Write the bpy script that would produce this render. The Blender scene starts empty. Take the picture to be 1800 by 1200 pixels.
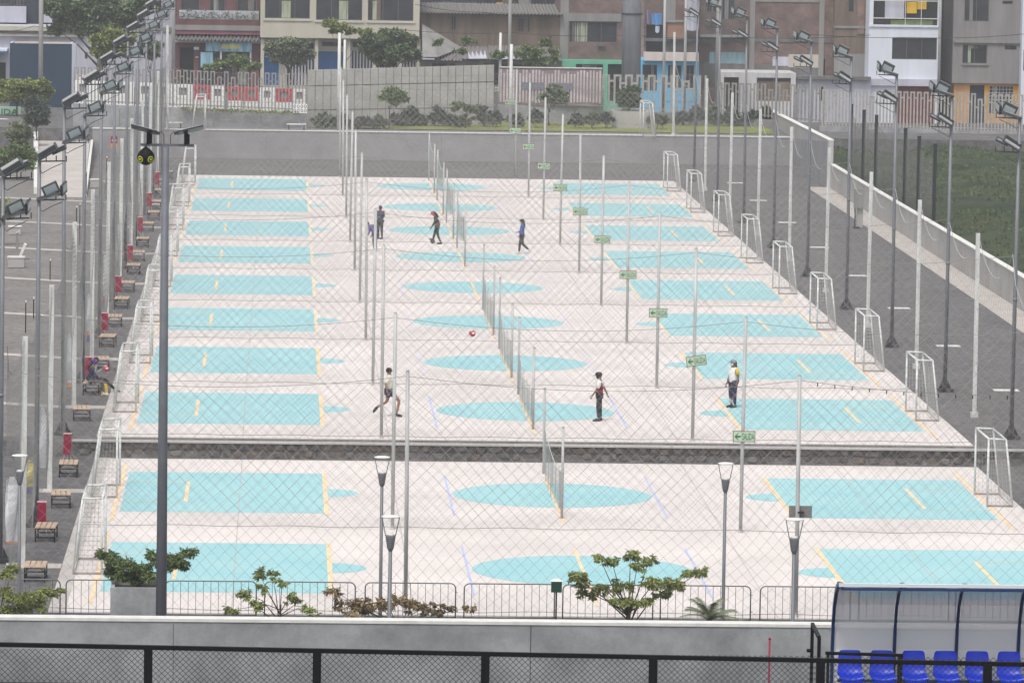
import bpy, bmesh, math, random
from math import sin, cos, pi, radians
from mathutils import Vector, Matrix, noise

SC = bpy.context.scene
COL = SC.collection

# ------------------------------------------------------------------ camera
CAM_H = 20.0
FPX, YAW, PIT, ROLL = 9399.54, 0.04355, 0.09304, 0.01549
F = Vector((sin(YAW) * cos(PIT), cos(YAW) * cos(PIT), -sin(PIT)))
R0 = Vector((cos(YAW), -sin(YAW), 0))
U0 = R0.cross(F)
RX = cos(ROLL) * R0 + sin(ROLL) * U0
UX = -sin(ROLL) * R0 + cos(ROLL) * U0
cam = bpy.data.cameras.new('camera')
cam.sensor_width = 36.0
cam.lens = 36.0 * FPX / 1800.0
cam.clip_start = 1.0
cam.clip_end = 6000.0
camo = bpy.data.objects.new('camera', cam)
COL.objects.link(camo)
m = Matrix.Identity(4)
for i in range(3):
    m[i][0], m[i][1], m[i][2] = RX[i], UX[i], -F[i]
m[2][3] = CAM_H
camo.matrix_world = m
SC.camera = camo

# ------------------------------------------------------------------ sky, sun, exposure (overcast day)
world = bpy.data.worlds.new('World')
SC.world = world
world.use_nodes = True
nt = world.node_tree
for n in list(nt.nodes):
    nt.nodes.remove(n)
sky = nt.nodes.new('ShaderNodeTexSky')
sky.sky_type = 'NISHITA'
sky.sun_disc = False
sky.sun_elevation = radians(62)
sky.sun_rotation = radians(200)
sky.altitude = 50
sky.air_density = 1.0
sky.dust_density = 3.0
hs = nt.nodes.new('ShaderNodeHueSaturation')
hs.inputs['Saturation'].default_value = 0.25
bg = nt.nodes.new('ShaderNodeBackground')
bg.inputs['Strength'].default_value = 0.15
wo = nt.nodes.new('ShaderNodeOutputWorld')
nt.links.new(sky.outputs[0], hs.inputs['Color'])
nt.links.new(hs.outputs[0], bg.inputs['Color'])
nt.links.new(bg.outputs[0], wo.inputs['Surface'])
sun = bpy.data.lights.new('sun', 'SUN')
sun.energy = 1.5
sun.angle = radians(14)
sun.color = (1.0, 0.96, 0.9)
suno = bpy.data.objects.new('sun', sun)
COL.objects.link(suno)
az, el = radians(200), radians(62)
sd = Vector((sin(az) * cos(el), cos(az) * cos(el), sin(el)))
suno.rotation_euler = sd.to_track_quat('Z', 'Y').to_euler()
suno.location = (0, 100, 60)
SC.view_settings.view_transform = 'Standard'
SC.view_settings.look = 'None'
SC.view_settings.gamma = 1.0
SC.view_settings.use_curve_mapping = False
SC.view_settings.exposure = 0.4
HAZE = 0.00030
SC.cycles.max_bounces = 6
SC.cycles.transparent_max_bounces = 16
SC.cycles.volume_bounces = 1
SC.cycles.volume_step_rate = 4
SC.cycles.volume_max_steps = 64

# ------------------------------------------------------------------ helpers
def ray(u, v):
    return F * FPX + RX * (u - 900) + UX * (600 - v)
def at_z(u, v, z):
    d = ray(u, v); t = (z - CAM_H) / d.z
    return Vector((d.x * t, d.y * t, z))
def at_y(u, v, Y):
    d = ray(u, v); t = Y / d.y
    return Vector((d.x * t, Y, CAM_H + d.z * t))

def tag(o, label=None, cat=None, group=None, kind=None):
    if label: o['label'] = label
    if cat: o['category'] = cat
    if group: o['group'] = group
    if kind: o['kind'] = kind
    return o
def thing(name, loc, label, cat, group=None, rz=0):
    o = bpy.data.objects.new(name, None); COL.objects.link(o)
    o.location = loc; o.rotation_euler = (0, 0, rz)
    o.empty_display_size = 0.1
    return tag(o, label, cat, group)
def link(name, me, parent=None, loc=None, world_space=True):
    o = bpy.data.objects.new(name, me); COL.objects.link(o)
    if parent is not None:
        o.parent = parent
    if loc is not None:
        o.location = loc
    return o
def copy_tree(o, loc, rz=None, label=None, group=None, parent=None):
    c = o.copy(); COL.objects.link(c)
    if parent is not None: c.parent = parent
    if loc is not None: c.location = loc
    if rz is not None: c.rotation_euler = (0, 0, rz)
    if label: c['label'] = label
    if group: c['group'] = group
    for ch in CH.get(o.name, []):
        n = copy_tree(ch, None, parent=c)
    return c
CH = {}
class MB:
    def __init__(s): s.v = []; s.f = []; s.sm = []
    def add(s, vs, fs, smooth=False):
        b = len(s.v); s.v += [tuple(x) for x in vs]
        s.f += [tuple(b + i for i in f) for f in fs]; s.sm += [smooth] * len(fs)
    def box(s, x0, x1, y0, y1, z0, z1):
        s.add([(x0,y0,z0),(x1,y0,z0),(x1,y1,z0),(x0,y1,z0),(x0,y0,z1),(x1,y0,z1),(x1,y1,z1),(x0,y1,z1)],
              [(0,3,2,1),(4,5,6,7),(0,1,5,4),(1,2,6,5),(2,3,7,6),(3,0,4,7)])
    def obox(s, c, ax, ay, az, bev=0):
        c = Vector(c)
        vs = [c + ax*i + ay*j + az*k for k in (-1,1) for j in (-1,1) for i in (-1,1)]
        s.add(vs, [(0,2,3,1),(4,5,7,6),(0,1,5,4),(1,3,7,5),(3,2,6,7),(2,0,4,6)])
    def bar(s, a, b, w, h=None, up=(0,0,1)):
        a = Vector(a); b = Vector(b); d = b - a; L = d.length
        if L < 1e-6: return
        d /= L; h = h or w; up = Vector(up)
        if abs(d.dot(up)) > .98: up = Vector((0,1,0))
        sx = d.cross(up).normalized(); sz = sx.cross(d)
        s.obox((a+b)/2, sx*w/2, d*L/2, sz*h/2)
    def tube(s, pts, r, n=8, cap=True, smooth=True):
        pts = [Vector(p) for p in pts]
        rs = r if isinstance(r, (list, tuple)) else [r]*len(pts)
        vs = []; fs = []
        prev = None
        for i, p in enumerate(pts):
            d = (pts[min(i+1,len(pts)-1)] - pts[max(i-1,0)])
            d = d.normalized() if d.length > 1e-9 else Vector((0,0,1))
            up = Vector((0,0,1)) if abs(d.z) < .9 else Vector((0,1,0))
            a = d.cross(up).normalized(); b = a.cross(d)
            if prev and a.dot(prev) < 0 : a = -a; b = -b
            prev = a
            for k in range(n):
                t = 2*pi*k/n
                vs.append(p + a*cos(t)*rs[i] + b*sin(t)*rs[i])
        for i in range(len(pts)-1):
            for k in range(n):
                fs.append((i*n+k, i*n+(k+1)%n, (i+1)*n+(k+1)%n, (i+1)*n+k))
        if cap:
            fs.append(tuple(range(n-1,-1,-1))); fs.append(tuple((len(pts)-1)*n+k for k in range(n)))
        s.add(vs, fs, smooth)
    def lathe(s, prof, c=(0,0,0), n=16, smooth=True):
        vs = []; fs = []
        for r, z in prof:
            for k in range(n):
                t = 2*pi*k/n; vs.append((c[0]+r*cos(t), c[1]+r*sin(t), c[2]+z))
        for i in range(len(prof)-1):
            for k in range(n):
                fs.append((i*n+k, i*n+(k+1)%n, (i+1)*n+(k+1)%n, (i+1)*n+k))
        fs.append(tuple(range(n-1,-1,-1))); fs.append(tuple((len(prof)-1)*n+k for k in range(n)))
        s.add(vs, fs, smooth)
    def ball(s, c, r, n=10, sc=(1,1,1)):
        prof = [(sin(pi*i/n)*1.0, -cos(pi*i/n)) for i in range(n+1)]
        vs = []; fs = []; m_ = n+2
        for a, z in prof:
            for k in range(m_):
                t = 2*pi*k/m_; vs.append((c[0]+r*sc[0]*a*cos(t), c[1]+r*sc[1]*a*sin(t), c[2]+r*sc[2]*z))
        for i in range(n):
            for k in range(m_):
                fs.append((i*m_+k, i*m_+(k+1)%m_, (i+1)*m_+(k+1)%m_, (i+1)*m_+k))
        s.add(vs, fs, True)
    def mesh(s, name, mat=None):
        me = bpy.data.meshes.new(name)
        me.from_pydata(s.v, [], s.f)
        me.polygons.foreach_set('use_smooth', s.sm)
        if mat: me.materials.append(mat)
        me.update()
        return me
    def build(s, name, mat, parent=None, loc=None):
        o = link(name, s.mesh(name, mat), parent, loc)
        if parent is not None: CH.setdefault(parent.name, []).append(o)
        return o

# ------------------------------------------------------------------ materials
def mat(name, col, rough=.8, var=0.0, vscale=3.0, bump=0.0, bscale=40.0, metal=0.0, spec=.3, detail=5,
        col2=None, island=0.0, trans=0.0, alpha=1.0, streak=False, obj=True):
    m_ = bpy.data.materials.new(name); m_.use_nodes = True
    t = m_.node_tree; p = t.nodes['Principled BSDF']
    p.inputs['Base Color'].default_value = (*col, 1)
    p.inputs['Roughness'].default_value = rough
    p.inputs['Metallic'].default_value = metal
    p.inputs['Specular IOR Level'].default_value = spec
    if alpha < 1: p.inputs['Alpha'].default_value = alpha
    if trans: p.inputs['Transmission Weight'].default_value = trans
    co = None
    if var or bump:
        tc = t.nodes.new('ShaderNodeTexCoord')
        co = tc.outputs['Object']
        if streak:
            mp = t.nodes.new('ShaderNodeMapping'); mp.inputs['Scale'].default_value = (1, 1, .15)
            t.links.new(co, mp.inputs[0]); co = mp.outputs[0]
    if var:
        nz = t.nodes.new('ShaderNodeTexNoise'); nz.inputs['Scale'].default_value = vscale
        nz.inputs['Detail'].default_value = detail; nz.inputs['Roughness'].default_value = .65
        t.links.new(co, nz.inputs['Vector'])
        cr = t.nodes.new('ShaderNodeValToRGB')
        cr.color_ramp.elements[0].position = .32; cr.color_ramp.elements[1].position = .68
        c2 = col2 or tuple(c*(1-var) for c in col)
        c1 = col if col2 else tuple(min(1, c*(1+var)) for c in col)
        cr.color_ramp.elements[0].color = (*c2, 1); cr.color_ramp.elements[1].color = (*c1, 1)
        t.links.new(nz.outputs['Fac'], cr.inputs[0])
        out = cr.outputs[0]
        if island:
            g = t.nodes.new('ShaderNodeNewGeometry')
            h = t.nodes.new('ShaderNodeHueSaturation')
            mr = t.nodes.new('ShaderNodeMapRange')
            mr.inputs['To Min'].default_value = 1-island; mr.inputs['To Max'].default_value = 1+island
            t.links.new(g.outputs['Random Per Island'], mr.inputs[0])
            t.links.new(mr.outputs[0], h.inputs['Value'])
            t.links.new(out, h.inputs['Color']); out = h.outputs[0]
        t.links.new(out, p.inputs['Base Color'])
    if bump:
        nb = t.nodes.new('ShaderNodeTexNoise'); nb.inputs['Scale'].default_value = bscale
        nb.inputs['Detail'].default_value = 4
        t.links.new(co, nb.inputs['Vector'])
        bp = t.nodes.new('ShaderNodeBump'); bp.inputs['Strength'].default_value = bump
        bp.inputs['Distance'].default_value = .05
        t.links.new(nb.outputs['Fac'], bp.inputs['Height'])
        t.links.new(bp.outputs[0], p.inputs['Normal'])
    return m_

def two_noise(name, base, dark, fine, s1, s2, rough=.9, bump=.5, bs=12):
    """ground: large stains times fine grain"""
    m_ = bpy.data.materials.new(name); m_.use_nodes = True
    t = m_.node_tree; p = t.nodes['Principled BSDF']; p.inputs['Roughness'].default_value = rough
    p.inputs['Specular IOR Level'].default_value = .2
    tc = t.nodes.new('ShaderNodeTexCoord')
    a = t.nodes.new('ShaderNodeTexNoise'); a.inputs['Scale'].default_value = s1; a.inputs['Detail'].default_value = 7
    a.inputs['Roughness'].default_value = .6
    b = t.nodes.new('ShaderNodeTexNoise'); b.inputs['Scale'].default_value = s2; b.inputs['Detail'].default_value = 6
    b.inputs['Roughness'].default_value = .8
    ra = t.nodes.new('ShaderNodeValToRGB'); ra.color_ramp.elements[0].position = .35; ra.color_ramp.elements[1].position = .65
    ra.color_ramp.elements[0].color = (*dark, 1); ra.color_ramp.elements[1].color = (*base, 1)
    rb = t.nodes.new('ShaderNodeMapRange'); rb.inputs['From Min'].default_value = .3; rb.inputs['From Max'].default_value = .7
    rb.inputs['To Min'].default_value = 1-fine; rb.inputs['To Max'].default_value = 1+fine
    h = t.nodes.new('ShaderNodeHueSaturation')
    t.links.new(tc.outputs['Object'], a.inputs['Vector']); t.links.new(tc.outputs['Object'], b.inputs['Vector'])
    t.links.new(a.outputs['Fac'], ra.inputs[0]); t.links.new(b.outputs['Fac'], rb.inputs[0])
    t.links.new(ra.outputs[0], h.inputs['Color']); t.links.new(rb.outputs[0], h.inputs['Value'])
    t.links.new(h.outputs[0], p.inputs['Base Color'])
    bp = t.nodes.new('ShaderNodeBump'); bp.inputs['Strength'].default_value = bump; bp.inputs['Distance'].default_value = .04
    t.links.new(b.outputs['Fac'], bp.inputs['Height']); t.links.new(bp.outputs[0], p.inputs['Normal'])
    return m_

def brick_mat(name, c1, c2, mortar, s=1.0):
    m_ = bpy.data.materials.new(name); m_.use_nodes = True
    t = m_.node_tree; p = t.nodes['Principled BSDF']; p.inputs['Roughness'].default_value = .95
    tc = t.nodes.new('ShaderNodeTexCoord')
    mp = t.nodes.new('ShaderNodeMapping'); mp.inputs['Rotation'].default_value = (pi/2, 0, 0)
    br = t.nodes.new('ShaderNodeTexBrick'); br.inputs['Scale'].default_value = s
    br.inputs['Brick Width'].default_value = .3; br.inputs['Row Height'].default_value = .13
    br.inputs['Mortar Size'].default_value = .018
    br.inputs['Color1'].default_value = (*c1, 1); br.inputs['Color2'].default_value = (*c2, 1); br.inputs['Mortar'].default_value = (*mortar, 1)
    nz = t.nodes.new('ShaderNodeTexNoise'); nz.inputs['Scale'].default_value = 1.1; nz.inputs['Detail'].default_value = 8
    mr = t.nodes.new('ShaderNodeMapRange'); mr.inputs['From Min'].default_value = .3; mr.inputs['From Max'].default_value = .7
    mr.inputs['To Min'].default_value = .65; mr.inputs['To Max'].default_value = 1.3
    h = t.nodes.new('ShaderNodeHueSaturation')
    t.links.new(tc.outputs['Object'], mp.inputs[0]); t.links.new(mp.outputs[0], br.inputs['Vector'])
    t.links.new(tc.outputs['Object'], nz.inputs['Vector']); t.links.new(nz.outputs['Fac'], mr.inputs[0])
    t.links.new(br.outputs['Color'], h.inputs['Color']); t.links.new(mr.outputs[0], h.inputs['Value'])
    t.links.new(h.outputs[0], p.inputs['Base Color'])
    return m_

M = {}
M['slab'] = two_noise('court_concrete', (.665,.612,.585), (.565,.52,.495), .11, .22, 7, bump=.15)
M['kerb'] = two_noise('kerb_concrete', (.50,.47,.44), (.40,.37,.35), .12, .8, 12, bump=.2)
M['joint'] = mat('slab_joint', (.42,.38,.36), .9)
M['turq'] = two_noise('turquoise_paint', (.275,.505,.535), (.335,.545,.565), .09, .35, 8, bump=.12)
M['orange'] = mat('orange_line_paint', (.76,.57,.36), .8, .12, 2)
M['blue_line'] = mat('blue_line_paint', (.40,.47,.74), .8, .12, 2)
M['blue_pale'] = mat('blue_line_pale', (.55,.54,.66), .8, .12, 2)  # paler blue for the farther court rows
M['orange_pale'] = mat('orange_line_pale', (.72,.60,.44), .8, .12, 2)  # paler orange for the farther court rows
M['gravel'] = two_noise('dark_gravel', (.138,.132,.132), (.108,.104,.105), .55, .22, 2.6, bump=.9)
M['gravel2'] = two_noise('brown_gravel', (.20,.185,.175), (.155,.145,.138), .5, .25, 2.8, bump=.8)
M['concrete'] = two_noise('board_marked_concrete', (.335,.34,.345), (.215,.22,.23), .13, 1.1, 9, bump=.15)
M['concrete_l'] = two_noise('pale_concrete', (.42,.405,.39), (.34,.325,.31), .10, .6, 10, bump=.15)
M['concrete_d'] = two_noise('dark_grey_concrete', (.235,.225,.22), (.18,.175,.17), .12, .7, 9, bump=.2)  # plain darker grey concrete
M['concrete_m'] = two_noise('grey_wall_concrete', (.30,.295,.30), (.24,.235,.24), .12, .7, 9, bump=.2)
M['cap'] = mat('whitewashed_cap', (.62,.61,.58), .8, .12, 4)
M['asphalt'] = two_noise('asphalt', (.10,.10,.10), (.07,.07,.07), .2, .3, 9)
M['path'] = two_noise('paving_path', (.47,.43,.40), (.39,.36,.335), .10, .6, 5, bump=.2)
M['stone'] = mat('field_stone', (.125,.115,.107), .95, .45, 2.2, .6, 14, detail=8)
M['stone2'] = mat('field_stone_rusty', (.145,.118,.10), .95, .4, 2.5, .6, 14, detail=8)
M['stone3'] = mat('field_stone_pale', (.17,.16,.148), .95, .35, 2.5, .6, 14, detail=8)
M['mortar'] = mat('mortar', (.13,.125,.12), .95, .3, 5, .5, 25)
M['galv'] = mat('galvanised_steel', (.42,.42,.41), .6, .25, 5, metal=.1, streak=True, detail=8)
M['whitepost'] = mat('weathered_white_post', (.55,.55,.53), .7, .2, 6, streak=True, detail=8)
M['lamppole'] = mat('grey_lamp_pole', (.17,.175,.19), .5, .25, 3, metal=.3, streak=True)
M['goal'] = mat('goal_white_paint', (.62,.62,.60), .5, .15, 8)
M['goal_rust'] = mat('goal_base_bar', (.30,.27,.25), .7, .3, 9)
M['wire'] = mat('fence_wire', (.28,.25,.235), .6)
M['wire2'] = mat('perimeter_wire', (.17,.17,.165), .6)
M['netwire'] = mat('goal_net_cord', (.40,.39,.38), .8)
M['netgrey'] = mat('sport_net_cord', (.27,.285,.275), .8)
M['cable'] = mat('tension_cable', (.16,.15,.14), .6)
M['band'] = mat('net_tape', (.65,.66,.63), .7)
M['black'] = mat('black_paint', (.004,.004,.005), .6, spec=.15)
M['postblack'] = mat('post_black', (.02,.022,.025), .5)
M['dark'] = mat('dark_metal', (.03,.032,.036), .5)
M['lampbody'] = mat('floodlight_housing', (.055,.06,.065), .45, .2, 6)
M['lampback'] = mat('floodlight_driver_plate', (.30,.30,.30), .5, .1, 8)
M['lampglass'] = mat('floodlight_glass', (.34,.38,.39), .25, spec=.6)
M['mast'] = mat('mast_paint', (.12,.128,.145), .5, .15, 2)
M['green_sign'] = mat('sign_pale_green', (.42,.53,.38), .5, .08, 8)
M['green_ink'] = mat('sign_dark_green', (.02,.12,.06), .5)
M['sign_edge'] = mat('sign_edge', (.18,.15,.11), .6)
M['wood'] = mat('bench_wood', (.50,.36,.25), .6, .15, 6)
M['red'] = mat('red_cabinet', (.25,.004,.035), .5, .08, 4)
M['pink_top'] = mat('cabinet_top', (.6,.35,.35), .6)
M['bannerw'] = mat('banner_white_cloth', (.66,.66,.68), .8, .08, 2)
M['bannero'] = mat('banner_orange_cloth', (.65,.25,.08), .8)
M['bannern'] = mat('banner_navy_cloth', (.06,.05,.16), .8, .2, 4)
M['bannery'] = mat('banner_yellow_cloth', (.62,.52,.15), .8)
M['bannerp'] = mat('banner_pink_cloth', (.55,.10,.28), .8)
M['print'] = mat('banner_fine_print', (.3,.3,.36), .8)
M['turf'] = mat('artificial_turf', (.012,.02,.014), .95, .3, 8, .6, 60)
M['lawn'] = two_noise('lawn', (.052,.062,.028), (.015,.030,.014), .45, .3, 2.2, bump=.9)
M['lawn2'] = two_noise('yellow_green_grass', (.20,.24,.04), (.14,.15,.06), .25, .5, 5, bump=.7)
M['leaf_dark'] = mat('leaf_dark_green', (.10,.135,.065), .6, .35, .9, island=.5, detail=3)
M['leaf_mid'] = mat('leaf_mid_green', (.12,.165,.06), .6, .35, .9, island=.5, detail=3)
M['leaf_yel'] = mat('leaf_yellow_green', (.19,.22,.07), .6, .35, .9, island=.45, detail=3)
M['leaf_olive'] = mat('leaf_olive', (.16,.185,.11), .7, .3, .9, island=.45, detail=3)
M['leaf_brown'] = mat('leaf_brownish', (.19,.14,.075), .7, .45, 1.5, island=.5, detail=3)
M['leaf_grey'] = mat('leaf_blue_grey', (.085,.105,.08), .7, .4, .7, island=.5, detail=3)
M['bark'] = mat('bark', (.09,.075,.06), .95, .3, 6, .5, 20)
M['bluedoor'] = mat('blue_seat_plastic', (.002,.03,.50), .35, spec=.4)
M['bluerib'] = mat('dugout_frame_blue', (.012,.035,.12), .35, spec=.5)
M['whitealu'] = mat('white_edge_profile', (.62,.66,.68), .4)

def skin_mat(n, c): M[n] = mat(n, c, .6)
skin_mat('skin', (.25,.13,.09)); skin_mat('skin_dark', (.17,.085,.06))
for n, c in dict(cloth_white=(.68,.68,.66), cloth_cream=(.62,.62,.52), cloth_red=(.22,.006,.03), cloth_black=(.012,.012,.016),
                 cloth_navy=(.02,.025,.06), cloth_grey=(.24,.25,.27), cloth_blue=(.03,.09,.34), cloth_yellow=(.65,.42,.02),
                 cloth_olive=(.20,.20,.05), cloth_purple=(.08,.04,.24), cloth_redcap=(.5,.03,.07), hair=(.012,.01,.01),
                 shoe_white=(.6,.6,.6), shoe_dark=(.02,.02,.03), cloth_indigo=(.09,.08,.22), jeans=(.07,.075,.10)).items():
    M[n] = mat(n, c, .85, .12, 9)

def glass_pane(name, col, rough=.15):
    return mat(name, col, rough, spec=.6)
M['winglass'] = mat('window_glass', (.02,.024,.03), .12, .5, 1.2, spec=.7, col2=(.045,.045,.05))
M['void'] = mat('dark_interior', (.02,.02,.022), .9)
# translucent polycarbonate: partly see-through sheet
def poly_mat():
    m_ = bpy.data.materials.new('polycarbonate_sheet'); m_.use_nodes = True
    t = m_.node_tree; p = t.nodes['Principled BSDF']
    p.inputs['Base Color'].default_value = (.80,.80,.81,1); p.inputs['Roughness'].default_value = .35
    tr = t.nodes.new('ShaderNodeBsdfTransparent'); tr.inputs[0].default_value = (.95,.96,.98,1)
    mx = t.nodes.new('ShaderNodeMixShader'); mx.inputs[0].default_value = .84
    t.links.new(tr.outputs[0], mx.inputs[1]); t.links.new(p.outputs[0], mx.inputs[2])
    t.links.new(mx.outputs[0], t.nodes['Material Output'].inputs['Surface'])
    return m_
M['poly'] = poly_mat()
M['shadenet'] = poly_mat(); M['shadenet'].name = 'shade_net'
_n = M['shadenet'].node_tree.nodes
_n['Principled BSDF'].inputs['Base Color'].default_value = (.19,.18,.17,1); _n['Principled BSDF'].inputs['Roughness'].default_value = .9
[x for x in _n if x.type == 'MIX_SHADER'][0].inputs[0].default_value = .5
[x for x in _n if x.type == 'BSDF_TRANSPARENT'][0].inputs[0].default_value = (1,1,1,1)

ORD = ['nearest', 'second nearest', 'third', 'fourth', 'fifth', 'sixth', 'seventh', 'eighth', 'ninth', 'farthest']
P = 17.492
XC = 8.688
LOW = -0.6
CY = [150.79, 168.28] + [187.656 + P*k for k in range(8)]       # court centres, near to far
CZ = [LOW, LOW] + [0.0]*8
FY = [141.95, 159.5] + [178.75 + P*k for k in range(9)]          # fence lines
FZ = [LOW, LOW] + [0.0]*9
XL, XR = -6.1, 23.4
PX0, PX1 = -7.22, 24.62

# ------------------------------------------------------------------ ground and walls (setting)
def struct(name, mb, mt, parent=None):
    o = mb.build(name, mt, parent)
    if parent is None: o['kind'] = 'structure'
    return o

def ground():
    mb = MB()
    prof = [(-200, 6.0), (60, 6.0), (88.2, 6.0), (92, 5.6), (119, .45), (128, LOW-.03), (177.8, LOW-.03), (177.95, -.16), (178.2, -.03),
            (250, -.03), (336.1, -.03), (336.25, 1.70), (354, 1.70), (358, 1.7), (420, 1.72), (1000, 2.0)]
    xs = [-700, -300, -100, -60, -40, -20, 0, 20, 31.1, 60, 120, 300, 700]
    vs = [(x, y, z - (1.5 if x >= 20 and y >= 358 else 0)) for (y, z) in prof for x in xs]
    n = len(xs)
    fs = [(i*n+j, i*n+j+1, (i+1)*n+j+1, (i+1)*n+j) for i in range(len(prof)-1) for j in range(n-1)]
    mb.add(vs, fs)
    struct('ground', mb, M['gravel'])
ground()

def sheet(x0, x1, y0, y1, z, name, mt, parent=None):
    mb = MB(); mb.add([(x0,y0,z),(x1,y0,z),(x1,y1,z),(x0,y1,z)], [(0,1,2,3)])
    return struct(name, mb, mt, parent)
def quadz(pts, z, name, mt, parent=None):
    mb = MB(); mb.add([(p[0],p[1],z) for p in pts], [tuple(range(len(pts)))])
    return struct(name, mb, mt, parent)

# stadium turf in front of the retaining wall
sheet(-60, 80, -30, 87.5, 6.10, 'turf', M['turf'])

# court floors with their paint
def court(i):
    cy, z = CY[i], CZ[i]
    if i == 0: y0, y1 = 141.75, 159.45
    elif i == 1: y0, y1 = 159.47, 177.2
    else: y0, y1 = 178.4 + P*(i-2), 178.4 + P*(i-1) - .02
    mb = MB(); mb.box(XL, XR, y0, y1, z-.13, z)
    fl = struct('court_floor', mb, M['slab'])
    fl['label'] = 'pale concrete court with turquoise areas, %s row' % ORD[i]
    # kerb strips at the two ends
    mb = MB(); mb.box(XL+.0, XL+.45, y0, y1, z, z+.012); mb.build('kerb', M['kerb'], fl)
    def rect(x0, x1, a, b, lift, name, mt):
        m2 = MB(); m2.add([(x0,a,z+lift),(x1,a,z+lift),(x1,b,z+lift),(x0,b,z+lift)], [(0,1,2,3)]); m2.build(name, mt, fl)
    for s in (-1, 1):
        xa, xb = XC + s*13.54, XC + s*7.2
        rect(min(xa,xb), max(xa,xb), cy-5.15, cy+5.15, .004, 'turquoise_rectangle', M['turq'])
        m2 = MB(); c = XC + s*7.2
        pts = [(c - s*1.05*sin(pi*k/16), cy + 1.05*cos(pi*k/16)*1.0, z+.004) for k in range(17)]
        if s < 0: pts = pts[::-1]
        m2.add(pts, [tuple(range(17))]); m2.build('turquoise_half_circle', M['turq'], fl)
        rect(c-.07, c+.07, cy-5.6, cy+5.4, .008, 'orange_line', M['orange' if i < 4 else 'orange_pale'])
        g = XC + s*13.72
        rect(g-.06, g+.06, cy-7.4, cy+7.4, .008, 'orange_goal_line', M['orange' if i < 4 else 'orange_pale'])
        k = XC + s*11.57
        rect(k-.06, k+.06, cy-2.6, cy+2.6, .010, 'orange_penalty_mark', M['orange'])
        for t in (-2.6, 2.6):
            rect(min(g, k), max(g, k), cy+t-.035, cy+t+.035, .009, 'orange_thin_line', M['orange'])
        b = XC + s*3.28
        rect(b-.03, b+.03, cy-5.3, cy+5.0, .008, 'blue_line', M['blue_line' if i < 3 else 'blue_pale'])
    for jx in (-9.9, -5.0, 4.75, 9.9):
        rect(XC+jx-.012, XC+jx+.012, y0+.02, y1-.02, .0062, 'slab_joint', M['joint'])
    m2 = MB(); m2.add([(XC+3.16*cos(2*pi*k/48), cy+3.16*sin(2*pi*k/48), z+.004) for k in range(48)], [tuple(range(48))])
    m2.build('turquoise_circle', M['turq'], fl)
    rect(XC-.05, XC+.05, cy-7.2, cy+4.5, .010, 'orange_centre_line', M['orange'])
for i in range(10): court(i)

# gravel left of the courts (upper and lower) gets narrow paved strips
for k, cy in enumerate(CY):
    z = CZ[k] - .022
    w = .45
    mb = MB(); mb.box(-7.7, XL-.02, cy-w, cy+w, z-.02, z+.016)
    struct('paving_strip', mb, M['path'])
    if k > 1:
        mb = MB()
        mb.add([(-7.75, cy-w, z+.01), (-7.75, cy+w, z+.01), (-19, cy+w+5.6, z+.01), (-19, cy-w+5.6, z+.01)], [(0,1,2,3)])
        struct('paving_strip', mb, M['path'])
for k in range(1, 9):
    y = FY[2+k] + .9 if k < 8 else FY[10]-1
    mb = MB(); mb.box(26.55, 27.5, y-.35, y+.25, -.05, -.005)
    struct('concrete_pad', mb, M['cap'])
# path along the right-hand wall
sheet(-60, -7.85, 178.3, 336, -.024, 'plaza_ground', M['gravel2'])
quadz([(32.45, 150), (32.3, 314.7), (31.0, 314.7), (31.0, 240), (30.7, 150)], -.018, 'paved_path', M['path'])

# stone retaining wall between the two levels
def stone_wall():
    t = thing('stone_wall', (8.7, 177.8, LOW), 'low rubble stone retaining wall between the upper and lower courts', 'wall')
    def L(mb, n, mt):
        me = mb.mesh(n, mt); o = link(n, me, t); o.location = (-8.7, -177.8, -LOW); CH.setdefault(t.name, []).append(o); return o
    mb = MB(); mb.box(-6.9, 25.2, 177.86, 178.38, LOW-.05, -.13); L(mb, 'mortar_core', M['mortar'])
    mb = MB(); mb.box(-6.9, 25.2, 177.70, 178.36, -.125, -.075); L(mb, 'coping', M['concrete_l'])
    random.seed(5)
    rows = [(-.60, -.37), (-.37, -.13)]
    for (z0, z1) in rows:
        x = -6.9 + random.random()*.3
        while x < 25.0:
            w = random.uniform(.22, .58)
            a, b = x + .012, min(x + w - .012, 25.15)
            if b-a > .08:
                n = random.choice([6,7,8])
                cx, cz = (a+b)/2, (z0+z1)/2
                j = random.uniform(-.03, .03)
                ring = []
                for k in range(n):
                    th = 2*pi*k/n + random.uniform(-.2, .2)
                    e = 1/max(abs(cos(th))**1.0, abs(sin(th))**1.0)
                    e = min(e, 1.28)*random.uniform(.86, 1.0)
                    ring.append((cx + cos(th)*e*(b-a)/2, cz + j + sin(th)*e*(z1-z0)/2*.97))
                d = random.uniform(.02, .07)
                vs = [(p[0], 177.865, p[1]) for p in ring] + [(cx+(p[0]-cx)*.80, 177.85-d, cz+(p[1]-cz)*.80) for p in ring]
                fs = [(k, (k+1)%n, n+(k+1)%n, n+k) for k in range(n)] + [tuple(range(n, 2*n))]
                mb = MB(); mb.add(vs, fs)
                L(mb, 'stone', random.choice([M['stone'], M['stone'], M['stone3'], M['stone2'], M['stone']]))
            x += w
    return t
stone_wall()

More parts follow.
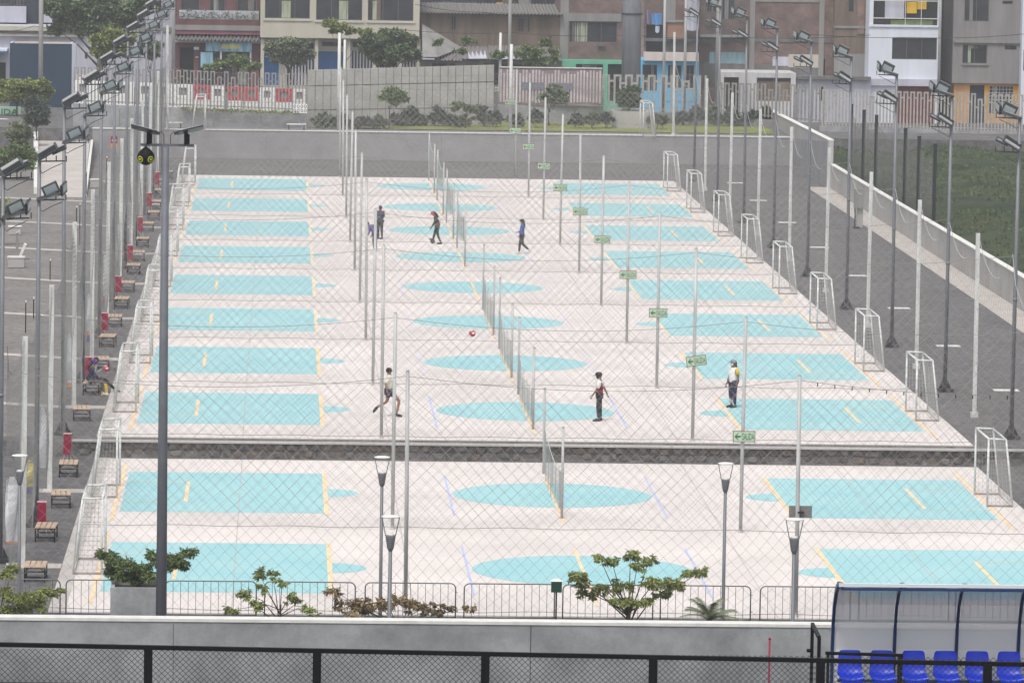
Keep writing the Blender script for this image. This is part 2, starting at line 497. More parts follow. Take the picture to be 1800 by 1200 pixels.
# back retaining wall and raised platform
def simple_wall(name, label, x0, x1, y0, y1, z0, z1, mt, capm=None, joints=(), capw=.04):
    t = thing(name, ((x0+x1)/2, y0, z0), label, 'wall')
    off = (-(x0+x1)/2, -y0, -z0)
    edges = [x0] + sorted(joints) + [x1]
    for a, b in zip(edges[:-1], edges[1:]):
        mb = MB(); mb.box(a+.006, b-.006, y0, y1, z0, z1)
        o = link('wall_panel', mb.mesh('wall_panel', mt), t); o.location = off
    if capm:
        mb = MB(); mb.box(x0-.01, x1+.01, y0-capw, y1+capw, z1, z1+.05)
        o = link('coping', mb.mesh('coping', capm), t); o.location = off
    return t
simple_wall('back_wall', 'long grey concrete retaining wall closing the far end of the courts', -11.9, 32.2, 335.8, 336.2, -.05, 1.72,
            M['concrete_m'], M['cap'], [-6.5, -1, 4.5, 10, 15.5, 21, 26.5])
sheet(-11.9, 32.2, 336.2, 338.6, 1.735, 'platform_paving', M['concrete_d'])

# right side wall, low run with white-topped coping, then tall end
def skew_wall(name, label, a, b, z0, za, zb, th, mt, capm, n):
    t = thing(name, ((a[0]+b[0])/2, (a[1]+b[1])/2, z0), label, 'wall')
    off = (-(a[0]+b[0])/2, -(a[1]+b[1])/2, -z0)
    for i in range(n):
        p = [a[0] + (b[0]-a[0])*(i+.002)/n, a[1] + (b[1]-a[1])*(i+.002)/n, za + (zb-za)*i/n]
        q = [a[0] + (b[0]-a[0])*(i+.998)/n, a[1] + (b[1]-a[1])*(i+.998)/n, za + (zb-za)*(i+1)/n]
        mb = MB()
        mb.add([(p[0],p[1],z0),(p[0]+th,p[1],z0),(q[0]+th,q[1],z0),(q[0],q[1],z0),
                (p[0],p[1],p[2]),(p[0]+th,p[1],p[2]),(q[0]+th,q[1],q[2]),(q[0],q[1],q[2])],
               [(0,1,5,4),(1,2,6,5),(2,3,7,6),(3,0,4,7),(4,5,6,7),(0,3,2,1)])
        o = link('wall_panel', mb.mesh('wall_panel', mt), t); o.location = off
        mb = MB(); e = .03
        mb.add([(p[0]-e,p[1],p[2]),(p[0]+th+e,p[1],p[2]),(q[0]+th+e,q[1],q[2]),(q[0]-e,q[1],q[2]),
                (p[0]-e,p[1],p[2]+.05),(p[0]+th+e,p[1],p[2]+.05),(q[0]+th+e,q[1],q[2]+.05),(q[0]-e,q[1],q[2]+.05)],
               [(0,1,5,4),(1,2,6,5),(2,3,7,6),(3,0,4,7),(4,5,6,7),(0,3,2,1)])
        o = link('coping', mb.mesh('coping', capm), t); o.location = off
    return t
skew_wall('side_wall', 'long low pale concrete wall along the right path beside the lawn', (32.5, 150), (32.3, 314.2), -.05, 1.42, 1.36, .25, M['concrete_l'], M['cap'], 16)
hw = skew_wall('side_wall', 'taller pale wall with sloping white top at the far right court corner', (32.22, 314.3), (32.22, 354), -.05, 2.76, 2.55, .3, M['concrete_l'], M['cap'], 5)
mb = MB(); mb.add([(32.17,314.6,-.05),(32.17,335.75,-.05),(32.17,335.75,1.70),(32.17,314.6,2.68),(32.215,314.6,-.05),(32.215,335.75,-.05),(32.215,335.75,1.70),(32.215,314.6,2.68)],
                 [(0,3,2,1),(0,4,7,3),(3,7,6,2)])
o = link('grey_facing', mb.mesh('grey_facing', M['concrete_m']), hw); o.location = -hw.location

# left ramp up to the street with its parapet
def ramp():
    mb = MB()
    p = [at_z(70,345,0.0), at_z(134,346,0.0)]
    vs = [(-13.5, 297.5, -.01), (-10.9, 297.5, -.01), (-12.0, 336, .15), (-12.0, 362, 1.75), (-15.0, 362, 1.75), (-15.2, 336, .15)]
    mb.add([(-13.6,297.5,-.015), (-11.0,297.5,-.015), (-12.05,336,.9), (-15.3,336,.9)], [(0,1,2,3)])
    mb.add([(-15.3,336,.9), (-12.05,336,.9), (-13.6,392,2.6), (-18.0,392,2.6)], [(0,1,2,3)])
    struct('ramp', mb, M['path'])
    t = thing('ramp_parapet', (-14.5, 320, 0), 'white sloping parapet along the left edge of the pale ramp', 'wall')
    mb = MB()
    def pr(a, b, za, zb, w=.28, h=.55):
        mb.add([(a[0]-w,a[1],za-.6),(a[0],a[1],za-.6),(b[0],b[1],zb-.6),(b[0]-w,b[1],zb-.6),
                (a[0]-w,a[1],za+h),(a[0],a[1],za+h),(b[0],b[1],zb+h),(b[0]-w,b[1],zb+h)],
               [(0,1,5,4),(1,2,6,5),(2,3,7,6),(3,0,4,7),(4,5,6,7),(0,3,2,1)])
    pr((-13.6,300), (-15.3,336), 0, .9, h=.35); pr((-15.3,336), (-18.0,392), .9, 2.6)
    o = link('parapet', mb.mesh('parapet', M['cap']), t); o.location = (14.5,-320,0)
    t = thing('ramp_kerb', (-11.5, 318, 0), 'thin white kerb on the right edge of the pale ramp', 'kerb')
    mb = MB()
    mb.add([(-11.0,298,0),(-10.85,298,0),(-11.85,336,.9),(-12.0,336,.9),(-11.0,298,.12),(-10.85,298,.12),(-11.85,336,1.02),(-12.0,336,1.02)],
           [(0,1,5,4),(1,2,6,5),(2,3,7,6),(3,0,4,7),(4,5,6,7)])
    o = link('kerb_stone', mb.mesh('kerb_stone', M['cap']), t); o.location = (11.5,-318,0)
ramp()

# right-hand lawn
def lawn():
    mb = MB(); nx, ny = 50, 90
    vs = []
    for j in range(ny+1):
        for i in range(nx+1):
            x = 32.85 + i*.7; y = 170 + 172*j/ny
            base = .35 + .5*min(1, max(0, (y-200)/120))
            edge = min(1, (x-32.85)/2.5)
            z = base + edge*.5*(noise.noise(Vector((x*.25, y*.12, 3)))+.4) + .12*noise.noise(Vector((x*1.1, y*.9, 1)))
            vs.append((x, y, z))
    fs = [(j*(nx+1)+i, j*(nx+1)+i+1, (j+1)*(nx+1)+i+1, (j+1)*(nx+1)+i) for j in range(ny) for i in range(nx)]
    mb.add(vs, fs, True)
    o = struct('lawn', mb, M['lawn'])
    # weeds and tufts
    mb = MB(); random.seed(9)
    for k in range(26000):
        x = random.uniform(33.2, 66); y = random.uniform(215, 339)
        if noise.noise(Vector((x*.2, y*.15, 7))) < -.12: continue
        base = .35 + .5*min(1, max(0, (y-200)/120))
        z = base + min(1, (x-32.85)/2.5)*.5*(noise.noise(Vector((x*.25, y*.12, 3)))+.4)
        h = random.uniform(.05, .18); w = random.uniform(.03, .10); a = random.uniform(0, pi)
        dx, dy = cos(a)*w, sin(a)*w
        mb.add([(x-dx,y-dy,z-.05),(x+dx,y+dy,z-.05),(x+dx*.7,y+dy*.7+.1,z+h),(x-dx*.7,y-dy*.7+.1,z+h*.8)], [(0,1,2,3)])
    M['weed'] = mat('weed_leaf', (.045,.062,.025), .8, .4, .4, island=.6)
    g = mb.build('grass_tufts', M['weed'])
    g['kind'] = 'stuff'; g['label'] = 'rough grass growing on the lawn right of the wall'
lawn()

# platform lawn strip
quadz([(3.5, 339.5), (31.5, 339.5), (31.5, 351), (14.5, 351), (8, 344)], 1.75, 'grass_strip', M['lawn2'])

# ------------------------------------------------------------------ fences between courts
def wire(mb, pts, r):
    n = len(pts)
    vs = []
    for p in pts:
        vs += [(p[0]-r, p[1], p[2]-r*.6), (p[0]+r, p[1], p[2]-r*.6), (p[0], p[1]+r, p[2]+r*.9)]
    fs = []
    for i in range(n-1):
        for k in range(3):
            fs.append((i*3+k, i*3+(k+1)%3, (i+1)*3+(k+1)%3, (i+1)*3+k))
    mb.add(vs, fs)
def wire_y(mb, pts, r):
    vs = []; fs = []
    for p in pts:
        vs += [(p[0], p[1]-r, p[2]-r*.6), (p[0], p[1]+r, p[2]-r*.6), (p[0]+r, p[1], p[2]+r*.9)]
    for i in range(len(pts)-1):
        for k in range(3):
            fs.append((i*3+k, i*3+(k+1)%3, (i+1)*3+(k+1)%3, (i+1)*3+k))
    mb.add(vs, fs)
def diamonds(mb, L, top, sp, r, to3, seed=0, wob=.09, step=1.0, axis='x', slope=1.0, jit=.0):
    """two families of slanted wires over 0<=s<=L, 0<=t<=top(s)"""
    random.seed(seed)
    Hm = 7.0
    for d in (1, -1):
        c = -Hm if d > 0 else 0
        end = L if d > 0 else L + Hm
        while c < end:
            o = c + random.uniform(-jit, jit)
            pts = []
            n = int(Hm/step)+1
            for i in range(n+1):
                t = Hm*i/n; s = o + d*t*slope
                if s < 0 or s > L: continue
                tm = top(s)
                if t > tm:
                    if pts and pts[-1][1] < tm: 
                        t = tm; s = o + d*t*slope
                        pts.append((s, t))
                    break
                pts.append((s, t))
            if len(pts) > 1:
                q = []
                for (s, t) in pts:
                    nz = noise.noise_vector(Vector((s*.35, t*.35, seed*3.1 + d*.7)))
                    q.append(to3(min(max(s + nz.x*wob, 0), L), max(t + nz.y*wob, 0)))
                (wire if axis == 'x' else wire_y)(mb, q, r)
            c += sp
POSTX = [3.44, 13.93]
HF = 6.5
def fence_row(i):
    y, z = FY[i], FZ[i]
    t = thing('court_fence', (XC, y, z), 'tall wire mesh fence across the courts, %s line from the front' %
              (['nearest','second','third','fourth','fifth','sixth','seventh','eighth','ninth','tenth','farthest'][i]),
              'fence', 'mesh fences between court rows')
    off = (-XC, -y, -z)
    def L_(mb, n, mt):
        o = link(n, mb.mesh(n, mt), t); o.location = off; return o
    for x in POSTX:
        mb = MB(); r = .056
        lean = random.Random(i*7+int(x)).uniform(-.05, .05)
        mb.tube([(x, y, z-.02), (x, y, z+.05)], .075, 10)
        mb.tube([(x, y, z+.1), (x+lean*.3, y, z+3.0), (x+lean, y, z+HF)], [r, r, r*.94], 10)
        mb.tube([(x+lean, y, z+HF), (x+lean, y, z+HF+.05)], [.05, .03], 6)
        L_(mb, 'post', M['galv'])
    x0, x1 = PX0, PX1
    stops = [x0] + POSTX + [x1]
    def top(s):
        x = x0 + s
        for a, b in zip(stops[:-1], stops[1:]):
            if a <= x <= b:
                u = (x-a)/(b-a); return HF - .12 - .35*4*u*(1-u)
        return HF
    mb = MB()
    diamonds(mb, x1-x0, top, .36, .0033, lambda s, t_: (x0+s, y+.03, z+.02+t_), seed=i+1, wob=.22, jit=.03)
    o = L_(mb, 'wire_mesh', M['wire']); o['kind'] = 'stuff'
    mb = MB()
    n = 60
    wire(mb, [(x0+(x1-x0)*k/n, y+.03, z+top((x1-x0)*k/n)) for k in range(n+1)], .008)
    L_(mb, 'top_cable', M['cable'])
    mb = MB()
    wire(mb, [(x0+(x1-x0)*k/n, y+.03, z+.05+.02*sin(k)) for k in range(n+1)], .010)
    L_(mb, 'bottom_cable', M['cable'])
for i in range(11): fence_row(i)

# perimeter fences along both sides: white posts at mid-court, cable slung from the lamp poles
def perimeter(x, side):
    y0, y1 = FY[0]-.5, 336
    t = thing('perimeter_fence', (x, 240, 0), 'tall perimeter fence of pale posts and thin netting along the %s side of the courts' % side, 'fence')
    off = (-x, -240, 0)
    ys = sorted(CY + [336.0])
    for k, cy in enumerate(ys):
        zb = LOW if cy < 178 else 0.0
        if cy == 336.0: zb = 1.75
        mb = MB()
        if side == 'left': mb.box(x-.075, x+.075, cy-.075, cy+.075, zb-.03, zb+HF)
        else:
            mb.box(x-.068, x+.068, cy-.068, cy+.068, zb-.03, zb+HF); mb.box(x-.13, x+.13, cy-.13, cy+.13, zb-.03, zb+.15)
        _l = random.Random(int(cy)).uniform(-.008,.008)
        mb.v = [(vx + (vz-zb)*_l, vy, vz) for vx, vy, vz in mb.v]
        o = link('post', mb.mesh('post', M['whitepost']), t); o.location = off
    stops = sorted(ys + [f for f in FY])
    def top(s):
        yy = y0 + s
        for a, b in zip(stops[:-1], stops[1:]):
            if a <= yy <= b:
                u = (yy-a)/(b-a); return HF - (1.15 if side == 'right' else .5)*4*u*(1-u) - .05 + (LOW if yy < 178 else 0)
        return HF
    mb = MB()
    if side == 'left': diamonds(mb, y1-y0, top, .30, .0042, lambda s, t_: (x + .22*noise.noise(Vector((s*.13, t_*.35, 4))), y0+s, t_), 31, wob=.1, axis='y', step=.9)
    else: diamonds(mb, y1-y0, top, .6, .0035, lambda s, t_: (x, y0+s, t_), 32, wob=.1, axis='y', step=1.2)
    o = link('netting', mb.mesh('netting', M['wire2']), t); o.location = off; o['kind'] = 'stuff'
    mb = MB(); n = 240
    wire_y(mb, [(x, y0+(y1-y0)*k/n, top((y1-y0)*k/n)) for k in range(n+1)], .013)
    o = link('top_cable', mb.mesh('top_cable', M['cable'] if side == 'left' else M['galv']), t); o.location = off
perimeter(PX0, 'left'); perimeter(PX1, 'right')

# ------------------------------------------------------------------ SALIDA signs
def text_mesh(txt, size, ext=.004, sx=1.0):
    cu = bpy.data.curves.new('lettering', 'FONT'); cu.body = txt; cu.size = size; cu.extrude = ext
    cu.offset = size*.006
    cu.align_x = 'CENTER'; cu.align_y = 'CENTER'; cu.resolution_u = 2
    ob = bpy.data.objects.new('lettering', cu); COL.objects.link(ob)
    dg = bpy.context.evaluated_depsgraph_get()
    me = bpy.data.meshes.new_from_object(ob.evaluated_get(dg))
    bpy.data.objects.remove(ob)
    for v in me.vertices:
        v.co = Vector((v.co.x*sx, -v.co.z, v.co.y))
    return me
def sign_proto():
    t = thing('exit_sign', (0,0,0), 'x', 'sign', 'green exit signs on the fence posts')
    mb = MB(); mb.box(-.34, .34, -.0, .02, -.17, .17); mb.build('sign_board', M['sign_edge'], t)
    mb = MB(); mb.box(-.315, -.075, -.006, .0, -.145, .145); mb.build('arrow_panel', M['green_sign'], t)
    mb = MB(); mb.box(-.065, .315, -.006, .0, -.145, .145); mb.build('word_panel', M['green_sign'], t)
    mb = MB(); y = -.012
    mb.add([(-.29,y,0),(-.20,y,.10),(-.165,y,.10),(-.225,y,.025),(-.105,y,.025),(-.105,y,-.025),(-.225,y,-.025),(-.165,y,-.10),(-.20,y,-.10)],
           [(0,8,7,6,3,2,1),(3,6,5,4)])
    mb.build('arrow', M['green_ink'], t)
    me = text_mesh('SALIDA', .24, .003, .46); me.materials.clear(); me.materials.append(M['green_ink'])
    xs = [v.co.x for v in me.vertices]; zs = [v.co.z for v in me.vertices]
    k = .36/(max(xs)-min(xs)); kz = .215/(max(zs)-min(zs)); mx = (max(xs)+min(xs))/2; mz = (max(zs)+min(zs))/2
    for v in me.vertices: v.co = Vector(((v.co.x-mx)*k + .125, v.co.y*.8 - .010, (v.co.z-mz)*kz))
    o = link('lettering', me, t); CH.setdefault(t.name, []).append(o)
    return t
sp = sign_proto()
SIG = [(1308,767,1), (1224,634,2), (1157,550,3), (1104,483,4), (1059,421,5), (1020,372,6), (985,330,7), (956,292,8), (929,258,9), (906,230,10)]
for n, (u, v, k) in enumerate(SIG):
    Y = FY[k] - .12
    p = at_y(u, v, Y)
    lab = 'green SALIDA sign with left arrow on a right middle post, %s from the front' % \
        ['nearest','second','third','fourth','fifth','sixth','seventh','eighth','ninth','tenth'][n]
    if n == 1: lab = 'tilted green SALIDA exit sign with left arrow above the stone wall'
    o = sp if n == 0 else copy_tree(sp, None)
    o.location = p; o['label'] = lab
    if n == 1: o.rotation_euler = (0, -radians(8.5), 0)
    if n in (4, 7): o.rotation_euler = (0, radians(1.5), 0)
for n, (u, v) in enumerate([(878, 157), (897, 180)]):
    o = copy_tree(sp, at_y(u, v, 352 if n == 0 else 337.0))
    o['label'] = ['green SALIDA exit sign on a thin post far up against the striped wall',
                  'faded pinkish exit sign low on the post beyond the back wall'][n]
# blank plate on the nearest right post
t = thing('back_plate', at_y(1407, 899, FY[0]+.09), 'plain grey rectangular plate clamped to the tall right post behind the lamp', 'sign')
mb = MB(); mb.box(-.31, .31, -.01, .01, -.16, .16); mb.build('plate', M['concrete_d'], t)
mb = MB(); mb.box(-.09, .09, -.16, -.012, -.02, .02); mb.build('clamp', M['dark'], t)

# ------------------------------------------------------------------ tall floodlight poles
def panel(mb_body, mb_glass, mb_plate, c, nrm, w, h, d=.06, side=Vector((1,0,0))):
    nrm = Vector(nrm).normalized()
    ax = side - nrm*side.dot(nrm); ax.normalize()
    ay = nrm.cross(ax)
    c = Vector(c)
    mb_body.obox(c, ax*w/2, ay*h/2, nrm*d/2)
    mb_glass.obox(c + nrm*(d/2+.004) + ay*h*.08, ax*w*.38, ay*h*.33, nrm*.004)
    mb_plate.obox(c - nrm*(d/2+.02) - ay*h*.30, ax*w*.40, ay*h*.18, nrm*.018)
    for k in range(5):
        mb_body.obox(c - nrm*(d/2+.02) + ay*h*(-.02+.1*k), ax*w*.42, ay*.006, nrm*.02)
def pole_proto(side):
    s = 1 if side == 'left' else -1   # direction in x towards the courts
    t = thing('floodlight_pole', (0,0,0), 'x', 'lamp post', 'tall floodlight poles along the %s side of the courts' % side)
    mb = MB(); mb.tube([(0,0,.1),(0,0,5.0),(0,0,11.0)], [.080,.068,.055], 10)
    mb.tube([(0,0,4.7),(0,0,4.8)], [.078,.078], 10); mb.build('pole', M['lamppole'], t)
    mb = MB(); mb.box(-.28,.28,-.28,.28,-.05,.10)
    for a in (0, pi/2, pi, 3*pi/2):
        c, q = cos(a), sin(a)
        mb.add([(.09*c,.09*q,.42),(.09*c,.09*q,.1),(.24*c,.24*q,.1),(.09*c-.01*q,.09*q+.01*c,.42),(.09*c-.01*q,.09*q+.01*c,.1),(.24*c-.01*q,.24*q+.01*c,.1)],
               [(0,1,2),(3,5,4),(0,2,5,3),(0,3,4,1),(1,4,5,2)])
    mb.build('base_plate', M['dark'], t)
    for tier, zt in (('upper', 11.0), ('lower', 9.85)):
        glassy = (side == 'right') == (tier == 'upper')
        b, g, pl = MB(), MB(), MB()
        if glassy:
            panel(b, g, pl, (s*.36, -.1, zt+.24), (s*.30, -.78, -.36), .50, .40, side=Vector((s*.92,0,.36)))
            panel(b, g, pl, (s*.28, .1, zt+.0), (s*.30, -.16, -.93), .70, .50, side=Vector((s*.92,0,.30)))
            panel(b, g, pl, (s*.72, .2, zt+.26), (s*.95, -.30, -.15), .34, .36)
        else:
            panel(b, g, pl, (s*.24, -.1, zt+.22), (s*.42, .52, -.74), .70, .40, side=Vector((s*.80,0,.60)))
            panel(b, g, pl, (s*.56, .3, zt+.26), (s*.40, .25, -.88), .46, .34, side=Vector((s*.90,0,.45)))
        b.build('floodlight_housing', M['lampbody'], t); g.build('floodlight_glass', M['lampglass'], t); pl.build('driver_plate', M['lampback'], t)
        mb = MB(); mb.bar((0,0,zt-.08), (s*.75,.1,zt-.06), .04)
        for q in (.2, .5, .8):
            mb.bar((s*q,.05,zt-.08), (s*q,.02,zt+.10), .03)
        mb.tube([(0,0,zt-.3),(s*.1,-.1,zt-.42),(s*.4,-.08,zt-.25),(s*.7,-.02,zt-.12)], .012, 5)
        mb.build('bracket', M['dark'], t)
    return t
for side, X in (('left', PX0-.02), ('right', PX1+.02)):
    pp = pole_proto(side)
    names = ['nearest','second','third','fourth','fifth','sixth','seventh','eighth','ninth','tenth']
    ys = ([FY[0], FY[1]] if side == 'left' else [FY[1]]) + [FY[2+k] + (2.0 if side == 'right' and k == 0 else .1) for k in range(9)]
    if side == 'left': ys = ys[:]
    if side == 'right': ys = ys[1:]
    for n, y in enumerate(ys):
        z = LOW if y < 177 else 0.0
        o = pp if n == 0 else copy_tree(pp, None)
        o.location = (X + (.36 if side == 'right' and n == 0 else 0) - (.35 if side == 'left' and n == 0 else 0), y + (9 if side == 'left' and n == 0 else 0) , z)
        if side == 'left' and n == 0:
            o.location = (-7.9, 151.5, LOW)
        _r = random.Random(n*13 + (5 if side == 'left' else 0)); o.rotation_euler = (_r.uniform(-.004,.004), _r.uniform(-.005,.005), _r.uniform(-.16,.16))
        o['label'] = 'tall floodlight pole on the %s side of the courts, %s from the front' % (side, ordn) if (ordn := (['nearest','second','third','fourth','fifth','sixth','seventh','eighth','ninth','tenth','farthest'][n])) else ''

# ------------------------------------------------------------------ goals
def goal_proto():
    t = thing('football_goal', (0,0,0), 'x', 'goal', 'small white football goals at the court ends')
    W, H, D0, D1 = 1.55, 2.15, .55, .80     # local +x points out of the court
    r = .035
    mb = MB(); mb.tube([(0,-W,0),(0,-W,H)], r, 8); mb.build('goalpost', M['goal'], t)
    mb = MB(); mb.tube([(0,W,0),(0,W,H)], r, 8); mb.build('goalpost', M['goal'], t)
    mb = MB(); mb.tube([(0,-W-.03,H),(0,W+.03,H)], r, 8); mb.build('crossbar', M['goal'], t)
    mb = MB()
    for s in (-1,1):
        mb.tube([(0,s*W,H),(D0,s*W,H-.02)], r*.85, 8); mb.tube([(D0,s*W,H-.02),(D1,s*W,.03)], r*.85, 8)
    mb.tube([(D0,-W,H-.02),(D0,W,H-.02)], r*.8, 8)
    mb.build('back_frame', M['goal'], t)
    for s in (-1,1): mb = MB(); mb.tube([(0,s*W,.035),(D1,s*W,.035)], r*.85, 8); mb.build('side_bar', M['goal_rust'], t)
    mb = MB(); mb.tube([(D1,-W,.035),(D1,W,.035)], r*.85, 8); mb.build('base_bar', M['goal'], t)
    mb = MB(); random.seed(3)
    q = .0035
    n = 24
    for k in range(n+1):
        y = -W + 2*W*k/n
        pts = []
        for j in range(9):
            f = j/8; x = D0 + (D1-D0)*f + .05*sin(pi*f) ; z = H*(1-f)
            nn = noise.noise_vector(Vector((k*.6, j*.5, 2)))
            pts.append((x, y+nn.x*.05, max(.02, z+nn.y*.04)))
        wire(mb, pts, q)
    for j in range(1, 17):
        f = j/17
        pts = []
        for k in range(n+1):
            y = -W + 2*W*k/n; nn = noise.noise_vector(Vector((k*.6, j*.25, 5)))
            pts.append((D0+(D1-D0)*f+.05*sin(pi*f)-.01, y, H*(1-f)+nn.y*.06))
        wire_y(mb, pts, q)
    for s in (-1,1):
        for j in range(1, 16):
            z = H*j/16; wire(mb, [(0.02, s*W, z), (D1-(D1-D0)*j/16, s*W, z)], q)
        for j in range(1,6):
            f = j/6; wire(mb, [(D0*f, s*W, H),(D1*f, s*W, .03)], q)
    o = mb.build('goal_net', M['netwire'], t); o['kind'] = 'stuff'
    return t
gp = goal_proto(); first = True
for i in range(10):
    for s, side in ((-1,'left'),(1,'right')):
        o = gp if first else copy_tree(gp, None)
        first = False
        o.location = (XC + s*(13.64+ (random.Random(i*3+s).uniform(-.06,.1))), CY[i]-.35, CZ[i]+.012)
        o.rotation_euler = (0,0,0 if s > 0 else pi)
        o['label'] = 'white tubular goal at the %s end of the %s court row' % (side, ORD[i])
for u, v, lab, rz in ((360,230,'white goal standing beyond the back wall at the left', pi), (1130,241,'white goal standing beyond the back wall at the right', 0)):
    p = at_z(u, v, 1.75)
    o = copy_tree(gp, (p.x, p.y+1.3, 1.75), rz); o['label'] = lab

# ------------------------------------------------------------------ sports nets in mid-court
def court_net(i):
    y0, y1, z = CY[i]-5.85, CY[i]+5.8, CZ[i]
    lab = 'sagging grey net between two poles in the middle of the %s court row' % ORD[i]
    t = thing('sports_net', (XC, CY[i], z), lab, 'net', 'nets in the middle of the courts')
    def L_(mb, n, mt):
        o = link(n, mb.mesh(n, mt), t); o.location = (-XC, -CY[i], -z); return o
    H = 2.8
    for y in (y0, y1):
        mb = MB(); mb.tube([(XC,y,z),(XC,y,z+H)], .042, 8)
        mb.tube([(XC,y,z+H*.5),(XC,y,z+H*.5+.06)], .055, 8); mb.tube([(XC,y,z+H),(XC,y,z+H+.04)], .05, 8)
        L_(mb, 'net_pole', M['galv'])
    high = i >= 6
    tp, bt = (2.55, 1.25) if high else (1.62, .22)
    rn = random.Random(i); sag = rn.uniform(.35, .6)
    def zt(f): return z + tp - sag*4*f*(1-f) - (.15*(1-f) if not high else 0)
    def zb(f): return z + bt - (sag*.6*4*f*(1-f) if high else .12*4*f*(1-f))
    mb = MB(); n = 80
    for k in range(n+1):
        f = k/n; y = y0+(y1-y0)*f
        x = XC + .12*sin(pi*f)*sin(k*.5+i)
        wire(mb, [(x,y,zb(f)),(x,y,zt(f))], .0035)
    for j in range(11):
        wire_y(mb, [(XC+.0, y0+(y1-y0)*k/20, zb(k/20)+(zt(k/20)-zb(k/20))*j/10) for k in range(21)], .0035)
    o = L_(mb, 'mesh', M['netgrey']); o['kind'] = 'stuff'
    mb = MB()
    wire_y(mb, [(XC, y0+(y1-y0)*k/30, zt(k/30)) for k in range(31)], .016)
    L_(mb, 'top_tape', M['band'])
for i in (1, 2, 3, 4, 6, 7, 8, 9): court_net(i)

# ------------------------------------------------------------------ stools along the left
def stool_proto():
    t = thing('slatted_stool', (0,0,0), 'x', 'bench', 'slatted benches along the left side')
    W, D, H = .31, .62, .45
    for k in range(4):
        mb = MB(); x0 = -W + k*(2*W/4) + .012
        mb.box(x0, x0+2*W/4-.024, -D, D, H-.035, H); mb.build('slat', M['wood'], t)
    for sx in (-1,1):
        for sy in (-1,1):
            mb = MB(); mb.bar((sx*(W-.03), sy*(D-.05), 0), (sx*(W-.03), sy*(D-.05), H-.035), .035); mb.build('leg', M['black'], t)
    mb = MB()
    for sy in (-1,1):
        mb.bar((-W+.03, sy*(D-.05), .14), (W-.03, sy*(D-.05), .14), .028)
        mb.bar((-W+.03, sy*(D-.05), H-.05), (W-.03, sy*(D-.05), H-.05), .03)
        mb.bar((-W+.03, sy*(D-.05), .28), (-W+.16, sy*(D-.05), H-.05), .02)
        mb.bar((W-.03, sy*(D-.05), .28), (W-.16, sy*(D-.05), H-.05), .02)
    for sx in (-1,1):
        mb.bar((sx*(W-.03), -D+.05, .14), (sx*(W-.03), D-.05, .14), .028)
    mb.build('frame', M['black'], t)
    return t
bp_ = stool_proto()
BY = [147.4, 155.9, 163.8, 171.9, 183.0, 191.7, 200.6, 209.8, 218.6, 227.2, 235.4, 245.2, 253.0, 261.6, 272.0, 280.2, 288.6, 298.0, 306.6, 314.6]
WORD = ['nearest','second','third','fourth','fifth','sixth','seventh','eighth','ninth','tenth','eleventh','twelfth','thirteenth','fourteenth',
        'fifteenth','sixteenth','seventeenth','eighteenth','nineteenth','farthest']
for n, y in enumerate(BY):
    z = LOW-.03 if y < 177.5 else -.03
    o = bp_ if n == 0 else copy_tree(bp_, None)
    o.location = (-6.76 + random.Random(n).uniform(-.06,.06), y+.62, z)
    o.rotation_euler = (0,0,random.Random(n+50).uniform(-.05,.05))
    o['label'] = ('low slatted wooden stool with the seated people on it' if n == 5 else
                  'low slatted wooden stool with black legs beside the courts, %s from the front' % WORD[n])

# ------------------------------------------------------------------ red cabinets and feather banners
def cab_proto():
    t = thing('red_cabinet', (0,0,0), 'x', 'cabinet', 'red cabinets along the left fence')
    mb = MB(); mb.box(-.13,.13,-.10,.10,.42,1.10); mb.build('cabinet_body', M['red'], t)
    mb = MB(); mb.box(-.14,.14,-.11,.11,1.10,1.125); mb.build('cabinet_top', M['pink_top'], t)
    mb = MB(); mb.bar((-.10,0,.42),(-.16,-.05,0),.02); mb.bar((.10,0,.42),(.18,-.05,0),.02); mb.bar((.0,.08,.42),(.0,.14,0),.02)
    mb.build('stand', M['galv'], t)
    return t
cp = cab_proto()
RB = [(47,922),(97,798),(139,660),(172,580),(199,513),(221,457),(239,406),(257,362),(271,324),(284,290)]
for n, (u, v) in enumerate(RB):
    Y = FY[n+1] - .4 if n > 0 else FY[1]-1.6
    p = at_y(u+5, v, Y); zb = LOW-.03 if Y < 177.5 else -.03
    o = cp if n == 0 else copy_tree(cp, None)
    if n == 1: Y = 176.6; p = at_y(u+5, v, Y); zb = LOW-.03
    o.location = (-7.0, Y, p.z-.42)
    for ch in CH[cp.name] if n == 0 else []: pass
    o['label'] = 'dark red box cabinet on a thin stand by the left fence, %s from the front' % WORD[n]

